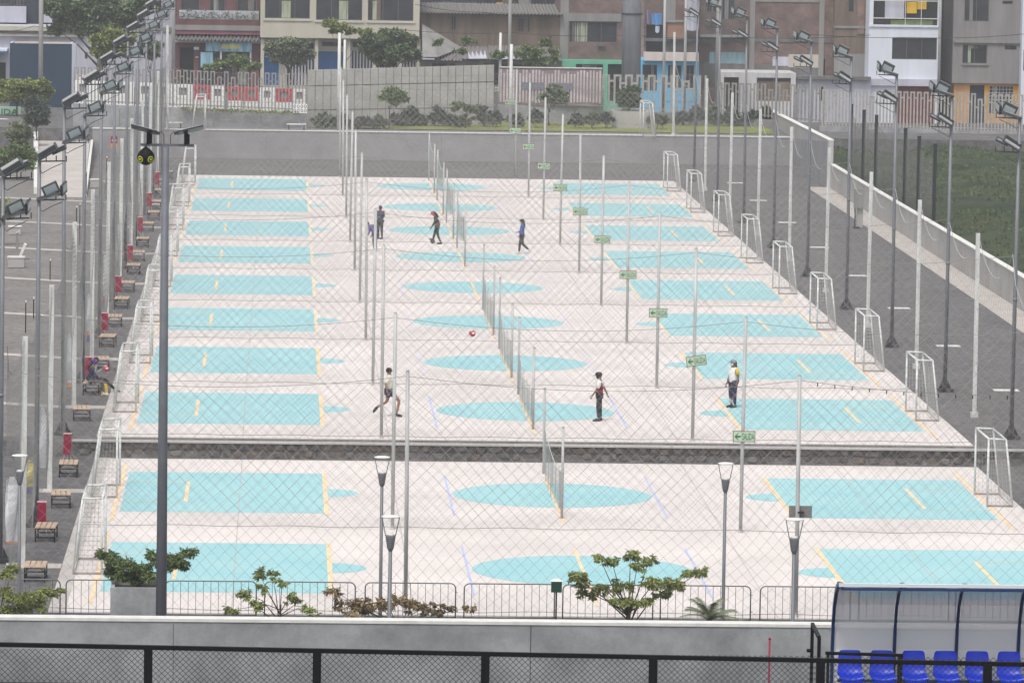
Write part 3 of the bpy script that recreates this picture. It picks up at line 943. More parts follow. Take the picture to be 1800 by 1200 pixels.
def solveY(u, v, X):
    a, b = 100, 400
    for _ in range(40):
        c = (a+b)/2
        if (at_y(u, v, c).x > X) == (X < 0): a = c
        else: b = c
    return a
def banner(name, u, vt, vb, wpx, X, label, mats, yaw=0.0):
    Y = solveY(u, (vt+vb)/2, X)
    a = at_y(u, vt, Y); b = at_y(u, vb, Y); zg = LOW-.03 if Y < 177.5 else -.03
    H = a.z - b.z; W = wpx*Y/FPX
    t = thing('feather_banner', (a.x, Y, zg), label, 'banner', 'feather banners along the left fence')
    mb = MB(); mb.tube([(-W*.5,0,0),(-W*.5,0,b.z-zg+H*.5),(-W*.4,0,a.z-zg-.1),(W*.1,0,a.z-zg)], .012, 6); mb.build('mast', M['whitepost'], t)
    zs = [0, .12, .2, 1.0]
    cols = mats
    z0 = b.z - zg
    for (f0, f1), mt in zip(((0,.13),(.13,.2),(.2,1.0)), cols):
        mb = MB(); n = 8
        for k in range(n):
            g0, g1 = f0+(f1-f0)*k/n, f0+(f1-f0)*(k+1)/n
            def wd(g): return W*(1 - .65*max(0,(g-.8)/.2)**2) * (1-.2*max(0,(.08-g)/.08))
            def yy(g): return .05*sin(g*9)+.02
            x0a, x0b = -W*.5+W*.3*max(0,(g0-.8)/.2), -W*.5+W*.3*max(0,(g1-.8)/.2)
            mb.add([(x0a, yy(g0), z0+H*g0), (x0a+wd(g0), yy(g0)+.1*sin(g0*5), z0+H*g0),
                    (x0b+wd(g1), yy(g1)+.1*sin(g1*5), z0+H*g1), (x0b, yy(g1), z0+H*g1),
                    (x0a, yy(g0)+.012, z0+H*g0), (x0a+wd(g0), yy(g0)+.1*sin(g0*5)+.012, z0+H*g0),
                    (x0b+wd(g1), yy(g1)+.1*sin(g1*5)+.012, z0+H*g1), (x0b, yy(g1)+.012, z0+H*g1)],
                   [(0,1,2,3),(7,6,5,4),(0,3,7,4),(1,5,6,2)], False)
        mb.build('cloth', mt, t)
    return t
BW = (M['bannern'], M['bannero'], M['bannerw'])
banner('b', 22, 838, 980, 24, -7.75, 'white feather banner with orange and navy foot at the lower left', BW)
banner('b', 53, 808, 868, 12, -7.6, 'narrow yellow and blue pennant behind the nearest white banner', (M['bannern'], M['bannern'], M['bannery']))
banner('b', 76, 716, 862, 12, -7.7, 'tall white feather banner seen edge-on beside the second red cabinet', BW)
banner('b', 122, 586, 695, 8, -7.65, 'white feather banner beside the third red cabinet', BW)
banner('b', 156, 516, 600, 6, -7.6, 'slim white feather banner beside the fourth red cabinet', BW)
banner('b', 185, 448, 540, 7, -7.55, 'white feather banner with red foot beside the fifth red cabinet', (M['bannern'], M['bannerp'], M['bannerw']))
banner('b', 208, 395, 470, 5, -7.55, 'slim white feather banner beside the sixth red cabinet', BW)
banner('b', 246, 313, 365, 4, -7.5, 'small distant white feather banner near the eighth red cabinet', BW)

# ------------------------------------------------------------------ front: retaining wall, black fence
W0 = 87.5
simple_wall('front_wall', 'long grey concrete retaining wall across the bottom of the view', -30, 13.0+20, W0, W0+.3, 5.4, 7.13, M['concrete'], M['cap'],
            [-1.7 + 5.9*k for k in range(-4, 5)] , capw=.015)
def front_fence():
    Y = 75.0
    rail = lambda x: 8.62 - (x+3.9)*.0105
    t = thing('black_fence', (3.4, Y, 6.25), 'black steel mesh fence running across the bottom of the view', 'fence')
    off = (-3.4, -Y, -6.25)
    def L_(mb, n, mt):
        o = link(n, mb.mesh(n, mt), t); o.location = off; return o
    mb = MB()
    xs = [-30, 30]
    mb.bar((-30, Y, rail(-30)), (30, Y, rail(30)), .06, .062); L_(mb, 'top_rail', M['black'])
    k = -8
    for k in range(-8, 11):
        x = -1.81 + 2.385*k
        mb = MB(); mb.box(x-.06, x+.06, Y-.05, Y+.05, 6.2, rail(x)); L_(mb, 'post', M['black'])
    mb = MB()
    x0, L = -14, 30; Z0 = 7.2
    sp_ = .085
    for d in (1,-1):
        c = -1.6
        while c < L+1.6:
            a = c; b = c + d*1.4
            wire(mb, [(x0+a, Y, Z0), (x0+b, Y, rail(0)-.02)], .0042)
            c += sp_
    o = L_(mb, 'chain_link', M['dark']); o['kind'] = 'stuff'
front_fence()
# open gate leaf and loose bar at the right of the fence
g = at_y(1436, 1125, 80)
t = thing('gate_leaf', (g.x, 80, 6.25), 'black steel gate leaf standing open at the end of the concrete wall', 'gate')
mb = MB()
a = at_y(1428, 1096, 83.5); b = at_y(1440, 1120, 79.0)
mb2 = lambda p: (p.x-g.x, p.y-80, p.z-6.25)
mb.bar(mb2(a), mb2(b), .05, .05); mb.build('top_bar', M['black'], t)
for p in (a, b):
    mb = MB(); q = mb2(p); mb.bar(q, (q[0], q[1], 0), .05, .05); mb.build('upright', M['black'], t)
mb = MB(); mb.tube([(mb2(a)[0]-.08, 3.5, 1.1),(mb2(a)[0]+.02, 3.5, 1.1)], .03, 6); mb.build('hinge', M['black'], t)
a = at_y(1451, 1147, 78); b = at_y(1587, 1151, 78)
t = thing('handrail', ((a.x+b.x)/2, 78, 6.25), 'short black handrail in front of the two left blue seats', 'railing')
mb = MB(); mb.bar((a.x-(a.x+b.x)/2, 0, a.z-6.25), (b.x-(a.x+b.x)/2, 0, b.z-6.25), .05, .045); mb.build('rail', M['black'], t)
mb = MB(); mb.bar((b.x-(a.x+b.x)/2-.04, 0, b.z-6.25), (b.x-(a.x+b.x)/2-.04, 0, 0), .07); mb.bar((a.x-(a.x+b.x)/2+.04, 0, a.z-6.25), (a.x-(a.x+b.x)/2+.04, 0, 0), .04); mb.build('upright', M['black'], t)
a = at_y(1353, 1122, 78)
t = thing('marker_pole', (a.x, 78, 6.25), 'thin dark red pole standing in front of the concrete wall', 'pole')
mb = MB(); mb.tube([(0,0,0),(0,0,a.z-6.25)], .014, 6); mb.build('shaft', M['red'], t)
mb = MB(); mb.ball((0,0,a.z-6.25), .02, 6); mb.build('tip', M['red'], t)

# ------------------------------------------------------------------ dugout with blue seats
def dugout():
    L = at_y(1472, 1100, 84).x; pit = 1.0
    t = thing('team_shelter', (L+2, 84, 6.25), 'curved team shelter with blue ribs and clear panels at lower right', 'shelter')
    off = (-(L+2), -84, -6.25)
    prof = [(83.45, 8.40), (83.9, 8.36), (84.25, 8.2), (84.5, 7.95), (84.66, 7.6), (84.72, 7.2), (84.74, 6.25)]
    def L_(mb, n, mt):
        o = link(n, mb.mesh(n, mt), t); o.location = off; return o
    slope = -.0155
    n = 8
    for k in range(n+1):
        x = L + k*pit; dz = 0
        mb = MB()
        for (a, b) in zip(prof[:-1], prof[1:]):
            mb.bar((x, a[0], a[1]), (x, b[0], b[1]), .06 if k else .08, .05, up=(1,0,0))
        L_(mb, 'rib', M['bluerib'])
    for k in range(n):
        x0, x1 = L + k*pit + .032, L + (k+1)*pit - .032
        mb = MB()
        for (a, b) in zip(prof[:-1], prof[1:]):
            mb.add([(x0,a[0],a[1]),(x1,a[0],a[1]),(x1,b[0],b[1]),(x0,b[0],b[1])], [(0,1,2,3)], True)
        L_(mb, 'clear_panel', M['poly'])
    mb = MB(); mb.bar((L-.05, 83.43, 8.41), (L+n*pit, 83.43, 8.41), .07, .05); L_(mb, 'front_edge', M['whitealu'])
    mb = MB(); mb.bar((L-.03, 83.39, 8.35), (L+n*pit, 83.39, 8.35), .04, .035); L_(mb, 'front_rail', M['bluerib'])
    mb = MB(); mb.bar((L, 84.62, 7.02), (L+n*pit, 84.62, 7.02), .02, .02); L_(mb, 'cross_rail', M['galv'])
    mb = MB(); mb.bar((L, 83.85, 6.82), (L+n*pit, 83.85, 6.82), .05, .05)
    for k in range(5): mb.box(L+.3+k*1.8, L+.36+k*1.8, 83.8, 83.9, 6.1, 6.82)
    L_(mb, 'seat_beam', M['bluerib'])
    # seats
    def seat():
        s = thing('plastic_seat', (0,0,0), 'x', 'seat', 'blue plastic seats in the team shelter')
        mb = MB()
        pr = [(-.22,.00,.19),(-.235,.03,.20),(-.20,.07,.205),(-.08,.055,.205),(.08,.05,.20),(.15,.08,.20),(.19,.2,.19),(.215,.36,.185),(.225,.42,.175),(.23,.45,.15)]
        vs = []; nn = 9
        for (y, z, w) in pr:
            for j in range(nn):
                q = -1+2*j/(nn-1)
                vs.append((q*w, y - .03*(q*q)*(1 if z > .1 else 0), z + .035*q*q*(1 if z < .1 else 0)))
        fs = [(i*nn+j, i*nn+j+1, (i+1)*nn+j+1, (i+1)*nn+j) for i in range(len(pr)-1) for j in range(nn-1)]
        mb.add(vs, fs, True)
        mb.add([(x, y+.012, z-.012) for x, y, z in vs], [f[::-1] for f in fs], True)
        mb.build('seat_shell', M['bluedoor'], s)
        mb = MB(); mb.box(-.17, .17, -.225, -.20, -.03, .02); mb.build('front_lip', M['bluedoor'], s)
        return s
    sp_ = seat()
    for k in range(13):
        u = 1495 + 56*k
        x = at_y(u, 1180, 83.9).x
        if x > L+n*pit-.2: break
        o = sp_ if k == 0 else copy_tree(sp_, None)
        o.location = (x, 83.85, 6.83)
        o['label'] = 'blue plastic bucket seat in the team shelter, %s from the left' % WORD[k].replace('nearest', 'first')
dugout()

# ------------------------------------------------------------------ crowd barriers behind the wall
def barrier_proto():
    t = thing('crowd_barrier', (0,0,0), 'x', 'barrier', 'steel crowd barriers along the front of the courts')
    W, H, r = 1.2, 1.04, .018
    mb = MB(); c = .14
    pts = [(-W,0,.12),(-W,0,H-c)] + [(-W+c-c*cos(a), 0, H-c+c*sin(a)) for a in (pi/8,pi/4,3*pi/8,pi/2)] + \
          [(W-c+c*sin(a), 0, H-c+c*cos(a)) for a in (0,pi/8,pi/4,3*pi/8)] + [(W,0,H-c),(W,0,.12)]
    mb.tube(pts, r, 6); mb.tube([(-W,0,.14),(W,0,.14)], r, 6); mb.build('frame', M['galvdark'], t)
    for k in range(1, 12):
        x = -W + 2*W*k/12
        mb = MB(); mb.tube([(x,0,.14),(x,0,H-.01)], .008, 5, cap=False); mb.build('bar', M['galvdark'], t)
    for s in (-1,1):
        mb = MB(); mb.bar((s*(W-.35),0,.14),(s*(W-.35),0,.03),.03); mb.bar((s*(W-.35),-.22,.02),(s*(W-.35),.22,.02),.03,.02); mb.build('foot', M['galvdark'], t)
    mb = MB(); mb.bar((W,0,.35),(W+.06,0,.35),.015); mb.bar((W,0,.8),(W+.06,0,.8),.015); mb.build('hook', M['galvdark'], t)
    return t
M['galvdark'] = mat('barrier_steel', (.15,.16,.165), .45, .2, 8, metal=.4)
bpr = barrier_proto()
for n, u in enumerate([-52, 118, 292, 465, 640, 812, 983, 1152, 1324, 1494, 1660]):
    p = at_z(u, 1077, LOW)
    o = bpr if n == 0 else copy_tree(bpr, None)
    o.location = (p.x+1.2, 140.6, LOW-.03)
    o.rotation_euler = (0,0,random.Random(n).uniform(-.02,.02))
    o['label'] = 'steel crowd barrier in the row behind the front wall, %s from the left' % WORD[n].replace('nearest','first')

# ------------------------------------------------------------------ park lamps
def lamp_proto():
    t = thing('park_lamp', (0,0,0), 'x', 'lamp post', 'disc topped park lamps')
    H = 4.5
    mb = MB(); mb.tube([(0,0,-.05),(0,0,.5),(0,0,H-.76)], [.055,.048,.042], 12); mb.build('post', M['lamppole'], t)
    mb = MB()
    mb.lathe([(.042,H-.80),(.07,H-.74),(.112,H-.47),(.118,H-.44),(.05,H-.44)], n=16)
    for k in range(6): mb.lathe([(.078+.0065*k,H-.72+.042*k),(.084+.0065*k,H-.71+.042*k),(.080+.0065*k,H-.70+.042*k)], n=16)
    mb.build('lamp_body', M['lamphead'], t)
    mb = MB(); mb.lathe([(.09,H-.44),(.08,H-.41),(.03,H-.39)], n=14); mb.build('diffuser', M['cap'], t)
    for a in (0, pi):
        c, q = cos(a), sin(a); mb = MB()
        mb.tube([(.10*c,.10*q,H-.48),(.12*c,.12*q,H-.41),(.195*c,.195*q,H-.035)], .011, 6); mb.build('strut', M['lamphead'], t)
    mb = MB(); mb.lathe([(.205,H-.035),(.215,H-.022),(.20,H-.006),(.10,H+.010),(.02,H+.014)], n=28); mb.build('disc_reflector', M['cap'], t)
    return t
M['lamphead'] = mat('lamp_head_grey', (.16,.165,.175), .5, .1, 8)
lp = lamp_proto()
for n, (u, v, Y, lab) in enumerate([(672,802,140,'park lamp with pale disc top beside the left middle post, farther of two'),
                            (687,906,119,'park lamp with pale disc top left of centre, lower and nearer of two'),
                            (1276,813,140,'park lamp with pale disc top in front of the exit sign post'),
                            (1397,911,119,'park lamp with pale disc top in front of the grey plate'),
                            (35,799,140,'park lamp with pale disc top at the left beside the white banner')]):
    p = at_y(u, v, Y)
    o = lp if n == 0 else copy_tree(lp, None)
    o.location = (p.x, Y, p.z - 4.5); o['label'] = lab

# ------------------------------------------------------------------ big mast with two lamps and scare balloon
def mast():
    Y = 125; top = at_y(291, 258, Y); x = top.x; zg = -.5
    t = thing('lighting_mast', (x, Y, zg), 'tall dark grey mast with a crossarm carrying two flat lamps', 'lamp post')
    H = top.z - zg
    mb = MB(); mb.tube([(0,0,0),(0,0,H*.5),(0,0,H)], [.14,.11,.085], 16); mb.build('pole', M['mast'], t)
    mb = MB(); mb.box(-.16,.16,-.16,.16,0,.04); mb.build('base_plate', M['mast'], t)
    a = at_y(247, 255, Y); b = at_y(341, 259, Y)
    mb = MB(); mb.bar((a.x-x, 0, H+.04), (b.x-x, 0, H+.04), .09, .06); mb.build('crossarm', M['mast'], t)
    for s, (u, v) in ((-1,(251,236)), (1,(336,239))):
        cx = (at_y(261 if s < 0 else 327, 245, Y).x - x)
        mb = MB(); mb.bar((cx,0,H+.05),(cx,0,H+.33),.09,.09); mb.bar((cx+.06,0,H+.06),(cx+.06,0,H+.30),.05,.07); mb.build('lamp_stem', M['black'], t)
        mb = MB()
        c = Vector((cx + s*.10, -.1, H+.40)); ax = Vector((s*.30, 0, .075)); ay = Vector((0,.24,-.05)); az = ax.cross(ay).normalized()*.018
        mb.obox(c, ax, ay, az); 
        mb.obox(c - ax*1.05, ax*.2, ay*.35, az*1.6); mb.build('lamp_head', M['lampdark'], t)
        mb = MB(); mb.obox(c + Vector((0,0,.022)), ax*.94, ay*.9, az*.3); mb.build('lamp_cover', M['whitealu'], t)
        mb = MB(); mb.tube([(cx-s*.28,0,H+.36),(cx-s*.36,0,H+.28),(cx-s*.36,0,H+.07)], .008, 5); mb.build('cable', M['black'], t)
    q = at_y(256.5, 275, Y)
    b_ = thing('scare_balloon', (q.x, Y-.05, q.z), 'black balloon with yellow ring eyes hanging from the mast crossarm', 'balloon')
    mb = MB(); mb.lathe([(.0,-.205),(.08,-.19),(.16,-.135),(.205,-.05),(.205,.02),(.17,.10),(.10,.17),(.03,.215),(.008,.25)], n=20); mb.build('balloon_body', M['black'], b_)
    mb = MB(); mb.tube([(0,0,.24),(.02,0,.36)], .006, 5); mb.build('string', M['dark'], b_)
    for ang in (radians(-130), radians(-55), radians(165)):
        d = Vector((cos(ang), sin(ang), -.28)).normalized(); c = d*.21 + Vector((0,0,0))
        a1 = d.cross(Vector((0,0,1))).normalized(); a2 = a1.cross(d)
        def ring(r0, r1, mt, nm, e):
            m_ = MB(); n = 20; vs = []
            for r in (r0, r1):
                for k in range(n):
                    th = 2*pi*k/n; p = c + a1*cos(th)*r + a2*sin(th)*r
                    rr = .206 if p.z > -.06 else .206*(1-((-.06-p.z)/.16)**2*.5)
                    hd = Vector((p.x, p.y, 0)).normalized()
                    vs.append(Vector((hd.x*(rr+e), hd.y*(rr+e), p.z*1.0)))
            m_.add(vs, [(k,(k+1)%n,n+(k+1)%n,n+k) for k in range(n)], True); m_.build(nm, mt, b_)
        ring(.055, .082, M['ring_yellow'], 'eye_ring', .004)
        ring(.001, .030, M['ring_yellow'], 'eye_centre', .005)
M['ring_yellow'] = mat('balloon_yellow', (.42,.42,.04), .5)
M['ball_red'] = mat('ball_red', (.35,.02,.05), .5)
M['lampdark'] = mat('lamp_head_black', (.02,.02,.025), .35)
mast()

# ------------------------------------------------------------------ foliage
def leaves(mb, c, rad, n, size, droop=.0, rng=random, aspect=2.2):
    for _ in range(n):
        while True:
            p = Vector((rng.uniform(-1,1), rng.uniform(-1,1), rng.uniform(-1,1)))
            if p.length <= 1: break
        p = p.normalized()*(p.length**.5) if p.length > 0 else p
        q = Vector((c[0]+p.x*rad[0], c[1]+p.y*rad[1], c[2]+p.z*rad[2]))
        d = Vector((rng.gauss(0,1), rng.gauss(0,1), rng.gauss(0,.7)-droop)).normalized()
        s = d.cross(Vector((rng.gauss(0,1), rng.gauss(0,1), rng.gauss(0,1)))).normalized()
        L = size*rng.uniform(.6,1.25); w = L/aspect
        nrm = s.cross(d)*w*.25
        mb.add([q, q+d*L*.5+s*w*.5+nrm, q+d*L, q+d*L*.5-s*w*.5+nrm], [(0,1,2),(0,2,3)])
DENSE = 1.0
def tree(name, base, H, clumps, nleaf, size, lm, label, cat='tree', group=None, trunk_r=.05, seed=0, droop=0, fork=None, aspect=2.2):
    rng = random.Random(seed)
    t = thing(name, base, label, cat, group)
    mb = MB()
    fk = fork if fork is not None else H*.45
    mb.tube([(0,0,-.1),(rng.uniform(-.04,.04)*H,0,fk*.6),(rng.uniform(-.02,.02)*H,0,fk)], [trunk_r, trunk_r*.85, trunk_r*.7], 8)
    for (x,y,z,rx,ry,rz) in clumps:
        mb.tube([(0,0,fk*rng.uniform(.7,1)),(x*.5,y*.5,fk+(z-fk)*.35),(x,y,z)], [trunk_r*.45, trunk_r*.28, trunk_r*.10], 6)
    mb.build('trunk', M['bark'], t)
    mb = MB()
    tot = sum(c[3]*c[5] for c in clumps)
    for (x,y,z,rx,ry,rz) in clumps:
        k = int(nleaf*(rx*rz)/tot)
        k = int(k*DENSE)
        # sub-clusters for gaps and light and dark clumps
        m_ = max(6, k//24)
        for _ in range(m_):
            a = rng.uniform(0, 2*pi); e = rng.uniform(-1,1); rr = rng.uniform(.35,1)
            c = (x+rx*rr*cos(a)*math.sqrt(1-e*e*.6), y+ry*rr*sin(a)*math.sqrt(1-e*e*.6), z+rz*e*rr)
            q = .26
            leaves(mb, c, (rx*q, ry*q, rz*q*.8), k//m_, size, droop, rng, aspect)
    mb.build('crown', lm, t)
    return t
def px_clumps(lst, base, Y, ry=.8):
    out = []
    for (u, v, ru, rv) in lst:
        p = at_y(u, v, Y); s = Y/FPX
        out.append((p.x-base[0], random.Random(int(u*7+v)).uniform(-.5,.5)*ry, p.z-base[2], ru*s, max(ru*s*.8,.2), rv*s))
    return out

def fg_tree(name, u, vbase_fork, Y, zg, lst, n, size, lm, label, seed, tr=.04, droop=.8, fork_v=None):
    p = at_y(u, vbase_fork, Y)
    base = (p.x, Y, zg)
    fk = p.z - zg
    return tree(name, base, fk*1.3, px_clumps(lst, base, Y), n, size, lm, label, 'tree', None, tr, seed, droop, fork=fk, aspect=2.8)
YT = 128.0
DENSE = 3.2
fg_tree('small_tree', 1105, 1066, YT, -.6, [(1052,975,14,7),(1075,985,18,9),(1110,978,18,11),(1140,985,14,10),(1118,992,16,8),(1018,1022,18,20),(1060,1032,14,12),(1035,1045,18,10),(1095,1030,22,12),
        (1150,1018,26,12),(1185,1022,22,11),(1215,1008,20,10),(1095,1055,26,10),(1130,1052,20,9),(1165,1045,18,9),(1232,1003,10,8),(1010,1008,10,8)], 1900, .115, M['leaf_yel'],
        'bushy small tree with yellowish drooping leaves right of the dark green box', 11, .05)
fg_tree('small_tree', 492, 1062, YT, -.6, [(454,1008,12,12),(478,1010,12,9),(496,1020,10,8),(430,1045,16,9),(405,1070,14,7),(450,1060,12,12),(515,1055,14,12),(540,1065,14,7),(555,1078,8,4),(463,1030,10,10)], 700, .11, M['leaf_yel'],
        'sparse young tree with drooping green leaves above the wall, left of centre', 12, .035)
fg_tree('small_tree', 700, 1088, YT, -.6, [(585,1036,16,7),(645,1074,24,10),(680,1060,20,10),(755,1074,24,9),(608,1062,18,12),(635,1060,16,12),(660,1055,16,10),(700,1055,18,12),(725,1060,18,12),(750,1068,16,9),(785,1066,16,6),(825,1068,12,6),(620,1075,18,6),(592,1050,5,8)], 1000, .12, M['leaf_brown'],
        'low bushy tree with brownish drooping leaves behind the wall near centre', 13, .035)
fg_tree('small_tree', -10, 1100, YT, -.6, [(20,1000,14,10),(12,1010,12,8),(30,1048,26,12),(62,1045,24,10),(85,1040,20,8),(100,1040,12,6),(15,1068,20,8),(45,1065,20,8),(75,1062,12,6),(8,1040,14,12)], 1100, .115, M['leaf_yel'],
        'small tree with yellowish drooping leaves at the lower left corner', 14, .04)
# planter with its plant
pl = at_y(242, 1060, 134)
t = thing('concrete_planter', (pl.x, 134, -.6), 'square grey concrete planter behind the front wall beside the mast', 'planter')
w = 47*134/FPX; top = at_y(242, 1026, 134).z + .6
mb = MB(); mb.box(-w, w, -w, -w+.1, 0, top); mb.box(-w, w, w-.1, w, 0, top); mb.box(-w, -w+.1, -w+.1, w-.1, 0, top); mb.box(w-.1, w, -w+.1, w-.1, 0, top); mb.build('planter_box', M['concrete'], t)
mb = MB(); mb.box(-w+.1, w-.1, -w+.1, w-.1, top-.2, top-.1); mb.build('soil', M['bark'], t)
fg_tree('small_tree', 245, 1022, 134, -.6+top-.15, [(185,978,18,8),(205,985,18,9),(225,990,20,10),(195,1000,14,12),(215,1008,18,9),(245,1000,22,12),(270,975,14,10),(290,990,22,14),(312,985,16,12),(330,975,14,8),(340,966,8,5),(320,995,10,8),(232,1015,20,7),(262,1012,16,8)], 2000, .125, M['leaf_mid'],
        'bushy plant with broad green leaves growing in the concrete planter', 15, .04, droop=.6)
DENSE = 1.0
# palm
pb = at_y(1247, 1090, YT)
t = thing('palm_plant', (pb.x, YT, -.5), 'small palm with arching feathery fronds beside the right park lamp', 'plant')
mb = MB(); mb.tube([(0,0,0),(0,0,pb.z+.5+.1)], [.09,.07], 8); mb.build('trunk', M['bark'], t)
rng = random.Random(4)
for k in range(16):
    a = 2*pi*k/16 + rng.uniform(-.2,.2); L = rng.uniform(.75,1.0); up = rng.uniform(.35,1.2)
    mb = MB(); pts = []
    for j in range(9):
        f = j/8; r = L*f*cos(up)*1.1; z = pb.z+.55 + L*sin(up)*f*1.0 - .38*f*f*L
        pts.append(Vector((cos(a)*r, sin(a)*r, z)))
    mb.tube(pts, .008, 4)
    for j in range(1, 9):
        for h in range(3):
            p = pts[j-1].lerp(pts[j], h/3); d = (pts[j]-pts[j-1]).normalized()
            sd_ = d.cross(Vector((0,0,1))).normalized()
            for s in (-1,1):
                l = .26*(1-.6*abs(j/8-.4))
                e = p + sd_*s*l*.75 + d*l*.55 + Vector((0,0,-.06))
                w_ = d*.014
                mb.add([p-w_, p+w_, e], [(0,1,2)])
    mb.build('frond', M['leaf_olive'], t)

# small green box on a post
q = at_y(978, 1040, 139.5)
t = thing('post_box', (q.x, 139.5, -.6), 'small dark green box with pitched pale lid on a short post', 'box')
zt = q.z + .6
mb = MB(); mb.box(-.02,.02,-.02,.02,0,zt); mb.build('post', M['black'], t)
mb = MB(); mb.box(-.14,.14,-.08,.08,zt,zt+.30); mb.build('box_body', mat('dark_green_box', (.01,.05,.03), .4), t)
mb = MB(); mb.add([(-.17,-.1,zt+.29),(.17,-.1,zt+.29),(.17,.1,zt+.29),(-.17,.1,zt+.29),(-.06,0,zt+.36),(.06,0,zt+.36)], [(0,1,5,4),(2,3,4,5),(1,2,5),(3,0,4),(3,2,1,0)]); mb.build('lid', M['cap'], t)
mb = MB(); mb.box(-.22,.22,-.15,.15,0,.06); mb.build('base', M['concrete_l'], t)

# ------------------------------------------------------------------ people
def skin_mesh(nodes, edges, sub=1):
    """nodes: name -> (pos, rx, ry)"""
    names = list(nodes)
    idx = {n: i for i, n in enumerate(names)}
    me = bpy.data.meshes.new('skin')
    me.from_pydata([nodes[n][0] for n in names], [(idx[a], idx[b]) for a, b in edges], [])
    ob = bpy.data.objects.new('skin', me); COL.objects.link(ob)
    md = ob.modifiers.new('s', 'SKIN'); md.use_smooth_shade = True
    sv = me.skin_vertices[0].data
    for n in names:
        r = nodes[n][1]; sv[idx[n]].radius = (r, nodes[n][2] if len(nodes[n]) > 2 else r)
    sv[0].use_root = True
    if sub:
        s = ob.modifiers.new('u', 'SUBSURF'); s.levels = sub; s.render_levels = sub
    dg = bpy.context.evaluated_depsgraph_get()
    out = bpy.data.meshes.new_from_object(ob.evaluated_get(dg))
    bpy.data.objects.remove(ob)
    return out
DEFP = dict(pelvis=(0,0,.93), waist=(0,0,1.05), chest=(0,.0,1.27), neck=(0,0,1.43), head=(0,.015,1.56), crown=(0,.0,1.65),
            shl=(-.17,0,1.37), ell=(-.22,-.02,1.10), wrl=(-.24,.04,.86), hal=(-.24,.06,.78),
            shr=(.17,0,1.37), elr=(.22,-.02,1.10), wrr=(.24,.04,.86), har=(.24,.06,.78),
            hpl=(-.09,0,.88), knl=(-.10,.02,.48), anl=(-.10,-.02,.08), tol=(-.11,.15,.035),
            hpr=(.09,0,.88), knr=(.10,.02,.48), anr=(.10,-.02,.08), tor=(.11,.15,.035))
